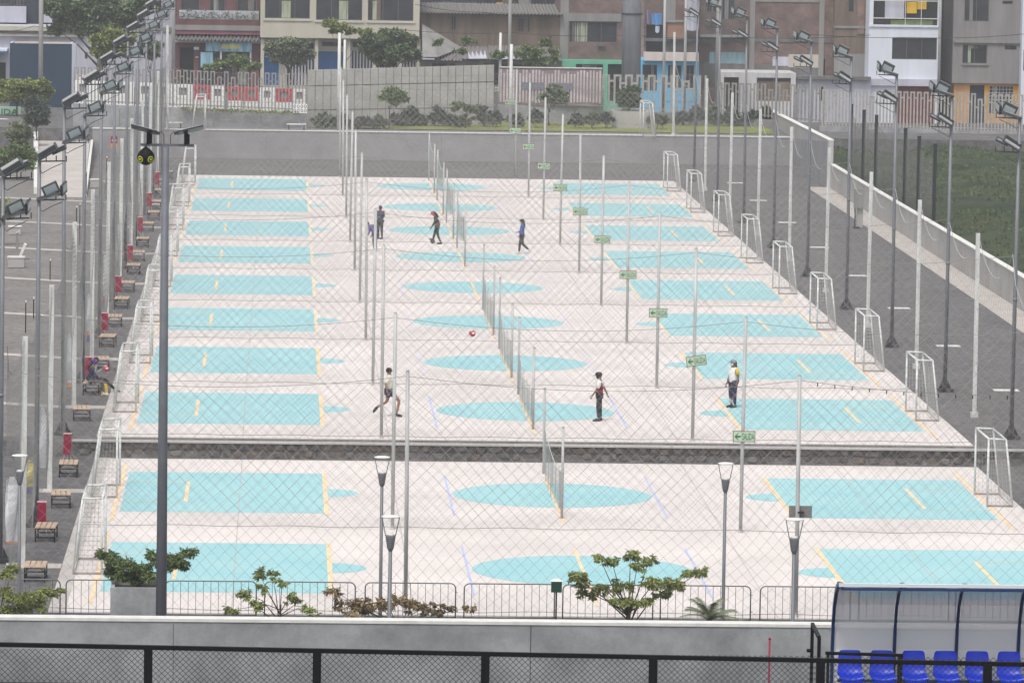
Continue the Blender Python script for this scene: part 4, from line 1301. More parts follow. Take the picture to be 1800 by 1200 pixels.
def person(label, loc, rz, pose, skin='skin', top='cloth_white', sleeve=None, sleeve_len=.55, bottom='cloth_black', shorts=False,
           shoes='shoe_dark', hair=True, hair_long=False, cap=None, mask=None, scale=1.0, extras=None, wide=1.0, yoke=None):
    J = dict(DEFP); J.update(pose)
    J = {k: Vector(v) for k, v in J.items()}
    t = thing('person', loc, label, 'person', None, rz)
    t.scale = (scale,)*3
    w = wide
    R = dict(pelvis=(.14*w,.105*w), waist=(.13*w,.098*w), chest=(.15*w,.105*w), neck=(.052,.052), head=(.086,.098), crown=(.055,.065),
             shl=(.056,.056), ell=(.042,.042), wrl=(.029,.029), hal=(.036,.02), shr=(.056,.056), elr=(.042,.042), wrr=(.029,.029), har=(.036,.02),
             hpl=(.092*w,.095*w), knl=(.062*w,.066*w), anl=(.038,.04), tol=(.036,.026), hpr=(.092*w,.095*w), knr=(.062*w,.066*w), anr=(.038,.04), tor=(.036,.026))
    E = [('pelvis','waist'),('waist','chest'),('chest','neck'),('neck','head'),('head','crown'),
         ('chest','shl'),('shl','ell'),('ell','wrl'),('wrl','hal'),('chest','shr'),('shr','elr'),('elr','wrr'),('wrr','har'),
         ('pelvis','hpl'),('hpl','knl'),('knl','anl'),('anl','tol'),('pelvis','hpr'),('hpr','knr'),('knr','anr'),('anr','tor')]
    nodes = {k: (J[k], *R[k]) for k in ['pelvis'] + [x for x in J if x != 'pelvis'] if k in R}
    body = skin_mesh(nodes, E, 1)
    # fingers, nose and ears are joined into the body mesh
    mb = MB()
    for s in 'lr':
        h = J['ha'+s]; d = (h - J['wr'+s]).normalized(); sd_ = d.cross(Vector((0,1,.2))).normalized()
        if sd_.length < .1: sd_ = Vector((1,0,0))
        fwd = sd_.cross(d)
        for k, (o_, l) in enumerate(((-.027,.065),(-.009,.078),(.009,.074),(.026,.058))):
            b = h + fwd*o_ + d*.012
            mb.tube([b, b+d*l*.55+sd_*.006, b+d*l+sd_*.02], [.009,.008,.006], 5)
        b = h + fwd*.03 - d*.03
        mb.tube([b, b+fwd*.022+d*.02, b+fwd*.03+d*.05], [.010,.009,.007], 5)
    hd = J['head']; up = (J['crown']-J['head']).normalized(); fw = Vector((0,1,0)); fw = (fw - up*fw.dot(up)).normalized(); rt = fw.cross(up)
    if 'face' in pose: pass
    mb.tube([hd+fw*.085+up*.02, hd+fw*.108-up*.012, hd+fw*.09-up*.02], [.006,.012,.008], 6)
    for s in (-1,1): mb.ball(tuple(hd+rt*s*.084-fw*.005), .02, 5, (.5,1,1.3))
    bm = bmesh.new(); bm.from_mesh(body); m2 = mb.mesh('x'); bm.from_mesh(m2)
    bm.to_mesh(body); bm.free(); bpy.data.meshes.remove(m2)
    for p in body.polygons: p.use_smooth = True
    body.materials.clear(); body.materials.append(M[skin])
    o = link('body', body, t)
    # eyes and mouth
    mb = MB()
    for s in (-1,1): mb.ball(tuple(hd+rt*s*.03+fw*.086+up*.02), .010, 5)
    mb.obox(hd+fw*.090-up*.045, rt*.022, up*.004, fw*.004)
    mb.build('face_features', M['hair'], t)
    g = 1.13
    def cloth(name, keys, edges, mt, grow=.014, over=None):
        nd = {}
        for k in keys:
            if over and k in over: nd[k] = over[k]
            else: nd[k] = (J[k], R[k][0]+grow, R[k][1]+grow)
        me = skin_mesh(nd, edges, 1); me.materials.clear(); me.materials.append(M[mt])
        o_ = link(name, me, t)
        return o_
    sl, sr = J['shl'].lerp(J['ell'], sleeve_len*1.6 if sleeve_len<.6 else 1), J['shr'].lerp(J['elr'], sleeve_len*1.6 if sleeve_len<.6 else 1)
    keys = ['waist','chest','shl','shr','pelvis']
    over = {'pelvis': (J['pelvis'].lerp(J['waist'], .1), R['pelvis'][0]+.035, R['pelvis'][1]+.03),
            'slv_l': (sl, .058, .058), 'slv_r': (sr, .058, .058), 'collar': (J['chest'].lerp(J['neck'], .70), .085, .08)}
    edges = [('waist','pelvis'),('waist','chest'),('chest','shl'),('chest','shr'),('chest','collar'),('shl','slv_l'),('shr','slv_r')]
    ks = keys + ['slv_l','slv_r','collar']
    if sleeve_len >= .6:
        over['slv_l'] = (J['ell'], .055, .055); over['slv_r'] = (J['elr'], .055, .055)
        over['cuf_l'] = (J['ell'].lerp(J['wrl'], .95), .041, .041); over['cuf_r'] = (J['elr'].lerp(J['wrr'], .95), .041, .041)
        ks += ['cuf_l','cuf_r']; edges += [('slv_l','cuf_l'),('slv_r','cuf_r')]
    cloth('shirt', ks, edges, top, .036, over)
    if yoke:
        mb = MB(); c = J['chest'].lerp(J['neck'], .42)
        mb.ball(tuple(c), 1.0, 12, (.205, .150, .115))
        for a, b in ((J['shl'], sl), (J['shr'], sr)): mb.tube([a+Vector((0,0,.03)), a.lerp(b,.5), b], [.075,.076,.070], 10)
        mb.build('shirt_yoke', M[yoke], t)
    if sleeve:
        for s in 'l':
            me = MB(); a = J['sh'+s]; b = a.lerp(J['el'+s], .72); me.tube([a+Vector((0,0,.02)), a.lerp(b,.5), b], [.07,.072,.066], 10); me.build('sleeve', M[sleeve], t)
    f = .55 if shorts else .97
    if shorts:
        over = {'pelvis': (J['pelvis'], R['pelvis'][0]+.02, R['pelvis'][1]+.02)}
        over['a_l'] = (J['hpl'].lerp(J['knl'], .72), .088, .088); over['a_r'] = (J['hpr'].lerp(J['knr'], .72), .088, .088)
        cloth('shorts', ['pelvis','hpl','hpr','a_l','a_r'], [('pelvis','hpl'),('pelvis','hpr'),('hpl','a_l'),('hpr','a_r')], bottom, .018, over)
    else:
        over = {'pelvis': (J['pelvis'], R['pelvis'][0]-.012, R['pelvis'][1]+.002), 'a_l': (J['knl'].lerp(J['anl'], .93), .05, .05), 'a_r': (J['knr'].lerp(J['anr'], .93), .05, .05)}
        cloth('trousers', ['pelvis','hpl','hpr','knl','knr','a_l','a_r'], [('pelvis','hpl'),('pelvis','hpr'),('hpl','knl'),('hpr','knr'),('knl','a_l'),('knr','a_r')], bottom, .013, over)
    for s in 'lr':
        a, b = J['an'+s], J['to'+s]
        d = (b-a); d2 = Vector((d.x, d.y, d.z))
        mb = MB(); mb.tube([a+Vector((0,0,.03)), a-d2.normalized()*.03-Vector((0,0,.03)), a.lerp(b,.5)-Vector((0,0,.012)), b, b+d2.normalized()*.05], [.045,.05,.05,.045,.022], 8)
        mb.build('shoe', M[shoes], t)
    if hair:
        mb = MB(); c = hd + up*.035 - fw*.018
        mb.ball(tuple(c), .105, 10, (.93,1.02,.95))
        if hair_long:
            mb.tube([c-fw*.05+up*.02, hd-fw*.09-up*.06, J['neck']-fw*.10, J['chest']-fw*.13+Vector((0,0,.02))], [.07,.075,.065,.03], 8)
        mb.build('hair', M['hair'], t)
    if cap:
        mb = MB(); c = hd + up*.055
        mb.ball(tuple(c), .112, 10, (.95,1.05,.78))
        mb.obox(c + fw*.135 + up*(-.005), rt*.065, fw*.065, up*.006); mb.build('cap', M[cap], t)
    if mask:
        mb = MB(); mb.ball(tuple(hd+fw*.045-up*.035), .065, 8, (.95,.85,.85)); mb.build('face_mask', M[mask], t)
    if extras: extras(t, J)
    return t
def ground_pt(u, v, z=0.0): return at_z(u, v, z)

def leg_pose(l, r): return dict(hpl=(-.09,0,.88), knl=l[0], anl=l[1], tol=l[2], hpr=(.09,0,.88), knr=r[0], anr=r[1], tor=r[2])
# running boy, faces right
p = ground_pt(683, 732)
pose = leg_pose(((-.09,-.06,.50),(-.09,-.42,.30),(-.09,-.50,.17)), ((.09,.36,.56),(.09,.27,.10),(.09,.42,.04)))
pose.update(ell=(-.24,-.10,1.10), wrl=(-.2,.10,.93), hal=(-.18,.15,.87), elr=(.24,-.13,1.12), wrr=(.22,-.06,.88), har=(.21,-.03,.81))
person('boy in cream shirt and black shorts running to the right behind a post', p, -pi/2, pose, 'skin', 'cloth_cream', bottom='cloth_navy', shorts=True, shoes='shoe_dark', scale=1.02)
# boy in red and white shirt, faces left
p = ground_pt(1053, 740)
pose = dict(ell=(-.25,.10,1.13), wrl=(-.28,.24,.93), hal=(-.29,.28,.86), elr=(.27,-.16,1.14), wrr=(.28,-.27,.93), har=(.28,-.30,.86),
            head=(0,.03,1.55), crown=(0,.05,1.64), knl=(-.09,.05,.48), anl=(-.09,.02,.08), tol=(-.10,.18,.035), knr=(.10,-.03,.48), anr=(.10,-.06,.08), tor=(.11,.10,.035))
person('person in dark red shirt with white shoulders, black trousers and black cap', p, pi/2, pose, 'skin_dark', 'cloth_red', yoke='cloth_white', bottom='cloth_black', cap='cloth_black', mask='cloth_black', shoes='shoe_dark', scale=1.02)
# woman in white vest with yellow sleeve
def ex(t, J):
    mb = MB(); a = J['knr'].lerp(J['anr'], .35); b = J['knr'].lerp(J['anr'], .8); mb.tube([a,b], [.062,.056], 10); mb.build('bandage', M['cloth_white'], t)
p = ground_pt(1288, 716)
person('woman in white vest with yellow sleeve and navy shorts standing on turquoise paint', p, radians(125), dict(ell=(-.25,-.03,1.10), elr=(.25,-.03,1.10), wrr=(.27,.05,.86), har=(.27,.08,.78)),
       'skin_dark', 'cloth_white', sleeve='cloth_yellow', sleeve_len=.1, bottom='cloth_navy', hair_long=True, cap='cloth_grey', mask='cloth_white', scale=1.02, extras=ex, wide=1.12)
# woman with red cap and ball
p = ground_pt(768, 429)
pose = dict(chest=(0,.06,1.25), neck=(0,.12,1.40), head=(0,.19,1.50), crown=(0,.24,1.58), shl=(-.16,.09,1.34), shr=(.16,.09,1.34),
            ell=(-.20,.14,1.08), wrl=(-.19,.27,.88), hal=(-.18,.31,.81), elr=(.20,.12,1.08), wrr=(.2,.25,.88), har=(.19,.30,.81),
            knl=(-.09,-.02,.48), anl=(-.09,-.20,.08), tol=(-.10,-.05,.035), knr=(.09,.12,.50), anr=(.09,.20,.22), tor=(.09,.34,.24), pelvis=(0,-.03,.93))
def ex(t, J):
    mb = MB(); mb.tube([J['waist']+Vector((0,0,-.08)), J['waist']+Vector((0,0,.08))], [.155,.145], 12); mb.build('waist_jacket', M['cloth_olive'], t)
person('woman in red cap and black leggings with one foot on a ball', p, pi/2, pose, 'skin', 'cloth_black', sleeve_len=.6, bottom='cloth_black', hair_long=True, cap='cloth_redcap', scale=1.0, extras=ex)
# walking woman in blue vest
p = ground_pt(917, 446)
pose = dict(knl=(-.08,.10,.49), anl=(-.08,.13,.08), tol=(-.08,.28,.035), knr=(.08,-.03,.48), anr=(.08,-.36,.18), tor=(.08,-.33,.05),
            ell=(-.22,.05,1.10), wrl=(-.14,.22,1.06), hal=(-.10,.27,1.05), elr=(.22,-.05,1.10), wrr=(.2,.08,.88), har=(.19,.12,.82))
person('woman in blue vest and black leggings walking to the left', p, pi/2, pose, 'skin', 'cloth_blue', sleeve_len=.6, bottom='cloth_black', hair_long=True, mask='cloth_white', cap='cloth_navy', shoes='shoe_white', scale=1.0)
# the pair half hidden by posts
p = ground_pt(659, 442)
pose = dict(waist=(0,.06,1.02), chest=(0,.22,1.18), neck=(0,.34,1.28), head=(0,.44,1.34), crown=(0,.50,1.40), shl=(-.16,.24,1.26), shr=(.16,.24,1.26),
            ell=(-.22,.20,1.00), wrl=(-.2,.30,.80), hal=(-.2,.33,.73), elr=(.22,.20,1.00), wrr=(.2,.30,.80), har=(.2,.33,.73))
person('person in indigo shirt and navy trousers bending, mostly behind a fence post', p, radians(60), pose, 'skin', 'cloth_indigo', sleeve_len=.6, bottom='cloth_navy', shoes='shoe_white', scale=.98)
p = ground_pt(668, 420)
person('person in dark navy clothes standing behind the bending person', p, radians(150), dict(elr=(.24,.05,1.12), wrr=(.12,.22,1.15), har=(.06,.26,1.17), ell=(-.24,.05,1.12), wrl=(-.12,.22,1.12), hal=(-.06,.26,1.13)),
       'skin_dark', 'cloth_navy', sleeve_len=.7, bottom='cloth_black', shoes='shoe_dark', scale=1.0)
# seated pair on the sixth stool, facing the courts (right)
sit = dict(pelvis=(0,0,.53), waist=(0,.01,.66), chest=(0,.05,.88), neck=(0,.09,1.04), head=(0,.13,1.16), crown=(0,.14,1.25), shl=(-.17,.06,.98), shr=(.17,.06,.98),
           ell=(-.22,.10,.72), wrl=(-.15,.30,.64), hal=(-.12,.37,.64), elr=(.22,.10,.72), wrr=(.15,.30,.66), har=(.12,.37,.67),
           hpl=(-.09,.04,.52), knl=(-.12,.42,.50), anl=(-.12,.46,.09), tol=(-.13,.60,.035), hpr=(.09,.04,.52), knr=(.11,.42,.50), anr=(.12,.50,.09), tor=(.12,.64,.035))
person('woman with purple cap and long dark hair seated in navy top and jeans', (-6.80, 191.85, -.03), -pi/2, sit, 'skin', 'cloth_navy', sleeve_len=.7, bottom='jeans', hair_long=True, cap='cloth_purple', shoes='shoe_white', scale=1.0)
sit2 = dict(sit); sit2.update(knr=(.11,.46,.44), anr=(.11,.82,.12), tor=(.11,.96,.05), knl=(-.11,.46,.44), anl=(-.11,.80,.12), tol=(-.11,.94,.05),
            wrl=(-.05,.34,.86), hal=(-.03,.40,.88), wrr=(.05,.34,.86), har=(.03,.40,.88))
person('person in grey top and black trousers seated beyond the woman in the purple cap', (-6.74, 192.75, -.03), -pi/2, sit2, 'skin', 'cloth_grey', sleeve_len=.7, bottom='cloth_black', hair=True, scale=1.0)
t = thing('shoulder_bag', (-6.28, 191.9, -.03), 'yellow cloth bag standing between the seated people on the ground', 'bag')
mb = MB(); mb.add([(-.13,-.1,0),(.13,-.1,0),(.13,.1,0),(-.13,.1,0),(-.08,-.03,.42),(.08,-.03,.40),(.07,.03,.41),(-.08,.03,.43)], [(0,3,2,1),(0,1,5,4),(1,2,6,5),(2,3,7,6),(3,0,4,7),(4,5,6,7)])
mb.build('bag_body', M['cloth_yellow'], t)
mb = MB(); mb.tube([(-.06,0,.40),(-.03,0,.52),(.03,0,.52),(.06,0,.40)], .008, 5); mb.build('strap', M['cloth_olive'], t)

# balls
def ball(name, loc, r, c1, c2, label):
    t = thing(name, loc, label, 'ball')
    mb = MB(); mb.ball((0,0,0), r, 14); mb.build('ball_skin', M[c1], t)
    mb = MB()
    for d in (Vector((.3,-.9,.2)), Vector((-.6,-.5,-.6)), Vector((-.2,-.4,.9)), Vector((.9,.2,-.3)), Vector((0,.9,.2))):
        d.normalize(); a = d.cross(Vector((0,0,1))).normalized(); b = a.cross(d); n = 10; vs = [d*(r*1.012)]
        for k in range(n): vs.append((d + a*cos(2*pi*k/n)*.45 + b*sin(2*pi*k/n)*.3).normalized()*(r*1.01))
        mb.add(vs, [(0,1+k,1+(k+1)%n) for k in range(n)], True)
    mb.build('ball_panels', M[c2], t)
q = at_y(830, 586, 196.0)
ball('volleyball', (q.x, 196.0, q.z), .125, 'ball_red', 'cloth_white', 'red and white volleyball in the air in front of the nets')
q = ground_pt(762, 428)
ball('football', (q.x-.05, q.y-.1, .122), .12, 'bark', 'cloth_grey', 'brownish ball under the foot of the woman in red cap')
ball('volleyball', (-6.26, 192.6, .86), .115, 'cloth_redcap', 'cloth_white', 'reddish ball held by the farther seated person')

# ------------------------------------------------------------------ far side: platform walls, street fences
def wbox(u0, v0, u1, v1, Y):
    um, vm = (u0+u1)/2, (v0+v1)/2
    a = at_y(u0, vm, Y); b = at_y(u1, vm, Y); c = at_y(um, v0, Y); d = at_y(um, v1, Y)
    return a.x, b.x, d.z, c.z     # x0, x1, z0, z1

def panel_wall():
    a = at_y(540, 175, 341); b = at_y(868, 170, 346.5)
    t = thing('panel_wall', ((a.x+b.x)/2, 343.5, 1.75), 'tall pale board-marked concrete wall beyond the back wall, left of the striped wall', 'wall')
    n, m_ = 24, 3
    z0 = 1.7; zt0 = at_y(540, 123, 341).z; zt1 = at_y(868, 114, 346.5).z
    for i in range(n):
        for j in range(m_):
            f0, f1 = (i+.03)/n, (i+.97)/n
            xa, xb = a.x+(b.x-a.x)*f0, a.x+(b.x-a.x)*f1
            ya, yb = 341+5.5*f0, 341+5.5*f1
            fr = [(0, .295), (.305, .715), (.725, 1)][j]
            za0 = z0 + (zt0+(zt1-zt0)*f0 - z0)*fr[0]; za1 = z0 + (zt0+(zt1-zt0)*f0 - z0)*fr[1]-.012
            zb0 = z0 + (zt0+(zt1-zt0)*f1 - z0)*fr[0]; zb1 = z0 + (zt0+(zt1-zt0)*f1 - z0)*fr[1]-.012
            e = random.Random(i*5+j).uniform(0, .02)
            mb = MB(); mb.add([(xa,ya-e,za0),(xb,yb-e,zb0),(xb,yb+.2,zb0),(xa,ya+.2,za0),(xa,ya-e,za1),(xb,yb-e,zb1),(xb,yb+.2,zb1),(xa,ya+.2,za1)],
                              [(0,1,5,4),(1,2,6,5),(2,3,7,6),(3,0,4,7),(4,5,6,7)])
            o = link('panel', mb.mesh('panel', M['panelc']), t); o.location = (-(a.x+b.x)/2, -343.5, -1.75)
    mb = MB(); mb.add([(a.x,341.24,z0),(b.x,346.74,z0),(b.x,346.9,z0),(a.x,341.4,z0),(a.x,341.24,zt0-.03),(b.x,346.74,zt1-.03),(b.x,346.9,zt1-.03),(a.x,341.4,zt0-.03)],
           [(3,2,1,0),(0,1,5,4),(1,2,6,5),(2,3,7,6),(3,0,4,7),(4,5,6,7)])
    o = link('wall_core', mb.mesh('wall_core', M['concrete_d']), t); o.location = (-(a.x+b.x)/2, -343.5, -1.75)
M['panelc'] = two_noise('panel_concrete', (.44,.425,.40), (.35,.335,.315), .14, .9, 9, bump=.2)
panel_wall()

def picket(name, label, u0, u1, vt0, vt1, vb0, vb1, Y0, Y1, pitch, mt, w=.07, seed=1):
    a = at_y(u0, (vt0+vb0)/2, Y0); b = at_y(u1, (vt1+vb1)/2, Y1)
    zt0, zb0 = at_y(u0, vt0, Y0).z, at_y(u0, vb0, Y0).z
    zt1, zb1 = at_y(u1, vt1, Y1).z, at_y(u1, vb1, Y1).z
    t = thing(name, ((a.x+b.x)/2, (Y0+Y1)/2, min(zb0, zb1)), label, 'fence')
    off = (-(a.x+b.x)/2, -(Y0+Y1)/2, -min(zb0, zb1))
    n = int((u1-u0)/pitch); rn = random.Random(seed); mb = MB()
    hs_ = []
    for k in range(n+1):
        f = k/n; x = a.x+(b.x-a.x)*f; y = Y0+(Y1-Y0)*f
        zt = zt0+(zt1-zt0)*f; zb = zb0+(zb1-zb0)*f
        if k % 2 == 0: h = zt - (rn.choice([0, 0, .0, .35]) if k % 4 else 0)
        hs_.append((x, y, zb, h if k % 2 == 0 else h))
        mb.box(x-w/2, x+w/2, y-w/2, y+w/2, zb, h)
    for k in range(0, n, 2):
        p, q = hs_[k], hs_[k+1]
        mb.box(p[0]+w/2, q[0]-w/2, p[1]-w/2, p[1]+w/2, p[3]-w, p[3])
    for k in range(1, n-1, 2):
        p, q = hs_[k], hs_[k+1]
        zz_ = min(p[3], q[3]) - rn.choice([.35, .5])
        mb.box(p[0]+w/2, q[0]-w/2, p[1]-w*.4, p[1]+w*.4, zz_-w, zz_)
    o = link('pickets', mb.mesh('pickets', mt), t); o.location = off; o['kind'] = 'stuff'
    mb = MB(); mb.bar((a.x, Y0+.06, zb0+.12), (b.x, Y1+.06, zb1+.12), .06)
    o = link('bottom_rail', mb.mesh('bottom_rail', mt), t); o.location = off
    return t
def base_wall(label, u0, u1, vt0, vt1, Y0, Y1, zb, mt, n=4, capm=None):
    a = at_y(u0, vt0, Y0); b = at_y(u1, vt1, Y1)
    t = thing('low_wall', ((a.x+b.x)/2, (Y0+Y1)/2, zb), label, 'wall')
    for i in range(n):
        f0, f1 = i/n+.001, (i+1)/n-.001
        p = a.lerp(b, f0); q = a.lerp(b, f1)
        mb = MB(); mb.add([(p.x,p.y,zb),(q.x,q.y,zb),(q.x,q.y+.3,zb),(p.x,p.y+.3,zb),(p.x,p.y,p.z),(q.x,q.y,q.z),(q.x,q.y+.3,q.z),(p.x,p.y+.3,p.z)],
               [(3,2,1,0),(0,1,5,4),(1,2,6,5),(2,3,7,6),(3,0,4,7),(4,5,6,7)])
        o = link('wall_panel', mb.mesh('wall_panel', mt), t); o.location = (-(a.x+b.x)/2, -(Y0+Y1)/2, -zb)
M['steel_tube2'] = mat('street_fence_tube_dark', (.24,.23,.22), .6, .25, 3)
M['steel_tube'] = mat('street_fence_tube', (.33,.32,.30), .6, .2, 3)
base_wall('grey concrete wall with picket fence on top at the far left of the back wall', 128, 540, 182, 199, 339, 339.4, 1.6, M['concrete'], 5)
picket('street_fence', 'grey picket fence of joined tubes on the left far wall', 131, 538, 118, 130, 180, 196, 339.15, 339.5, 5.9, M['steel_tube2'], .08, 2)
base_wall('grey low concrete wall under the pink striped panels', 875, 1060, 184, 187, 349, 349.5, 1.6, M['concrete'], 3)
base_wall('low grey wall behind the shrubs right of the striped panels', 1060, 1212, 196, 199, 350, 350.5, 1.6, M['concrete_d'], 3)
picket('street_fence', 'grey picket fence in front of the green and blue houses', 1060, 1240, 131, 133, 195, 199, 350.1, 350.6, 9.5, M['steel_tube'], .13, 3)
base_wall('low grey wall behind tall shrubs in front of the white low house', 1212, 1452, 200, 218, 351, 345, 1.4, M['concrete_d'], 4)
picket('street_fence', 'grey picket fence in front of the white low house', 1262, 1448, 145, 150, 198, 216, 350.6, 345.2, 6.3, M['steel_tube2'], .11, 4)
base_wall('long grey wall under the street fence behind the lawn', 1440, 1860, 221, 234, 344, 344, .6, M['concrete'], 6)
picket('street_fence', 'grey picket fence in front of the white and orange buildings, behind the lawn', 1446, 1850, 157, 168, 221, 233, 344.15, 344.15, 5.9, M['steel_tube'], .10, 5)

# striped wall
def striped():
    Y = 349.1
    x0, x1, z0, z1 = wbox(878, 120, 1058, 185, Y)
    t = thing('striped_wall', ((x0+x1)/2, Y, z0), 'faded pink and white striped metal wall with two grey rectangles', 'wall')
    off = (-(x0+x1)/2, -Y, -z0)
    def L_(mb, n, mt, st=False):
        o = link(n, mb.mesh(n, mt), t); o.location = off
        if st: o['kind'] = 'stuff'
    mb = MB(); mb.box(x0, x1, Y, Y+.06, z0, z1); L_(mb, 'back_sheet', M['strp_b'])
    mb = MB(); n = 32; rn = random.Random(3)
    for k in range(n):
        a = x0 + (x1-x0)*(k+.15)/n; b = x0 + (x1-x0)*(k+.68)/n
        mb.box(a, b, Y-.05, Y-.001, z0+.1+rn.uniform(0,.15), z1-.12-rn.choice([0,0,.1,.25]))
    L_(mb, 'strip', M['strp_w'], True)
    mb = MB(); mb.box(x0, x1, Y-.07, Y+.08, z1, z1+.06); L_(mb, 'coping', M['cap'])
    for r in ((917,145,957,158), (965,146,1007,158)):
        a, b, c, d = wbox(*r, Y); mb = MB(); mb.box(a, b, Y-.075, Y-.052, c, d); L_(mb, 'grey_rectangle', M['slate'])
M['strp_b'] = mat('striped_wall_mauve', (.23,.18,.20), .8, .25, .8)
M['strp_w'] = mat('striped_wall_pale', (.47,.41,.42), .8, .3, .9)
M['slate'] = mat('slate_grey', (.17,.17,.21), .7)
striped()

# ------------------------------------------------------------------ buildings
def wall_grid(mb, x0, x1, z0, z1, Y, ops, th=.28):
    xs = sorted(set([x0, x1] + [v for o in ops for v in (o[0], o[1])])); zs = sorted(set([z0, z1] + [v for o in ops for v in (o[2], o[3])]))
    xs = [x for x in xs if x0 <= x <= x1]; zs = [z for z in zs if z0 <= z <= z1]
    for xa, xb in zip(xs[:-1], xs[1:]):
        for za, zb in zip(zs[:-1], zs[1:]):
            cx, cz = (xa+xb)/2, (za+zb)/2
            if any(o[0] < cx < o[1] and o[2] < cz < o[3] for o in ops): continue
            mb.add([(xa,Y,za),(xb,Y,za),(xb,Y,zb),(xa,Y,zb)], [(0,1,2,3)])
    for (a, b, c, d) in ops:
        mb.add([(a,Y,c),(b,Y,c),(b,Y,d),(a,Y,d),(a,Y+th,c),(b,Y+th,c),(b,Y+th,d),(a,Y+th,d)], [(0,4,5,1),(1,5,6,2),(2,6,7,3),(3,7,4,0)])
class Bld:
    def __init__(s, name, label, rect, Y, wallm, ops=(), depth=8, cat='building', kinds=None, roof=None):
        x0, x1, z0, z1 = wbox(*rect, Y); z0 = min(z0, 1.6) if rect[3] > 150 else z0
        s.Y = Y; s.t = thing(name, ((x0+x1)/2, Y, z0), label, cat); s.off = (-(x0+x1)/2, -Y, -z0)
        W = []
        for o in ops:
            a, b, c, d = wbox(*o[:4], Y); W.append((max(a,x0), min(b,x1), max(c,z0), min(d,z1), o[4]))
        mb = MB(); wall_grid(mb, x0, x1, z0, z1, Y, [w[:4] for w in W])
        mb.add([(x0,Y,z0),(x0,Y+depth,z0),(x0,Y+depth,z1),(x0,Y,z1),(x1,Y,z0),(x1,Y+depth,z0),(x1,Y+depth,z1),(x1,Y,z1)],
               [(0,3,2,1),(4,5,6,7),(3,7,6,2),(1,2,6,5)])
        s.part('wall', mb, wallm)
        for (a, b, c, d, k) in W:
            if k == 'window':
                m2 = MB(); e = .05; y = Y+.12
                m2.box(a, b, y, y+.06, c, c+e); m2.box(a, b, y, y+.06, d-e, d); m2.box(a, a+e, y, y+.06, c+e, d-e); m2.box(b-e, b, y, y+.06, c+e, d-e)
                nm = max(1, round((b-a)/1.1))
                for q in range(1, nm):
                    x = a+(b-a)*q/nm; m2.box(x-.02, x+.02, y, y+.05, c+e, d-e)
                f = s.part('window', m2, M['winframe'])
                m2 = MB(); m2.add([(a,y+.04,c),(b,y+.04,c),(b,y+.04,d),(a,y+.04,d)], [(0,1,2,3)])
                g = link('pane', m2.mesh('pane', M['winglass']), f)
                _w = random.Random(int((a+b)*31+c*7)); kk = _w.choice([0,1,1,2])
                for q in range(kk):
                    ca = _w.uniform(a+e, b-(b-a)*.35); cb = ca + (b-a)*_w.uniform(.12,.3); ct = d-e if _w.random() < .7 else (c+d)/2
                    m2 = MB(); nn = 8
                    for h in range(nn):
                        xa_, xb_ = ca+(cb-ca)*h/nn, ca+(cb-ca)*(h+1)/nn
                        m2.add([(xa_,y+.03+.008*(h%2),c+e),(xb_,y+.03+.008*((h+1)%2),c+e),(xb_,y+.03+.008*((h+1)%2),ct),(xa_,y+.03+.008*(h%2),ct)], [(0,1,2,3)])
                    g = link('curtain', m2.mesh('curtain', M[_w.choice(['cement','cement_d','curtain','shack_brown'])]), f)
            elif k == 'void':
                m2 = MB(); m2.add([(a,Y+.27,c),(b,Y+.27,c),(b,Y+.27,d),(a,Y+.27,d)], [(0,1,2,3)]); s.part('dark_opening_sheet', m2, M['void'])  # near-black sheet stands in for the unlit depth of the opening
            else:
                m2 = MB(); m2.box(a, b, Y+.15, Y+.2, c, d); s.part('door', m2, M[k])
    def part(s, name, mb, mt, kind=None):
        o = link(name, mb.mesh(name, mt), s.t); o.location = s.off
        if kind: o['kind'] = kind
        return o
    def box(s, name, r, mt, pro=.1, th=None):
        a, b, c, d = wbox(*r, s.Y); mb = MB(); mb.box(a, b, s.Y-pro, s.Y-.002 if th is None else s.Y-pro+th, c, d); return s.part(name, mb, M[mt])
    def bars(s, name, r, mt, n, pro=.3, w=.03):
        a, b, c, d = wbox(*r, s.Y); mb = MB()
        for k in range(n+1):
            x = a+(b-a)*k/n; mb.box(x-w/2, x+w/2, s.Y-pro, s.Y-pro+w, c, d)
        mb.box(a, b, s.Y-pro, s.Y-pro+w, d, d+.04)
        return s.part(name, mb, M[mt], 'stuff')
cm = lambda n, c, v=.15, sc=1.2, **k: M.__setitem__(n, mat(n, c, .9, v, sc, streak=True, detail=8, **k))
M['winframe'] = mat('window_frame', (.10,.10,.10), .5)
cm('plaster_cream', (.44,.42,.36)); cm('plaster_white', (.52,.52,.56)); cm('plaster_beige', (.44,.41,.34), .08); cm('maroon', (.12,.055,.058), .3)
cm('plaster_lilac', (.42,.42,.48)); cm('cement', (.22,.215,.205), .2); cm('cement_d', (.13,.125,.12), .3); cm('shack_brown', (.15,.115,.09), .35)
cm('teal', (.14,.40,.27), .15); cm('sky_blue', (.12,.40,.62), .12); cm('pale_pink', (.55,.48,.44), .1); cm('white_wall', (.60,.62,.68), .08); cm('flaking_white', (.46,.45,.45), .22, 2.0)
cm('grey_house', (.215,.205,.20), .18); cm('orange_wall', (.50,.28,.11), .15); cm('orange_deep', (.52,.26,.03), .1); cm('maroon_door', (.14,.03,.03), .2); cm('plum', (.24,.09,.13), .15)
cm('blue_door', (.03,.13,.32), .1); cm('yellow_cloth', (.62,.38,.03), .2); cm('curtain', (.30,.33,.24), .3, 6); cm('navy_wall', (.022,.045,.075), .08, .5)
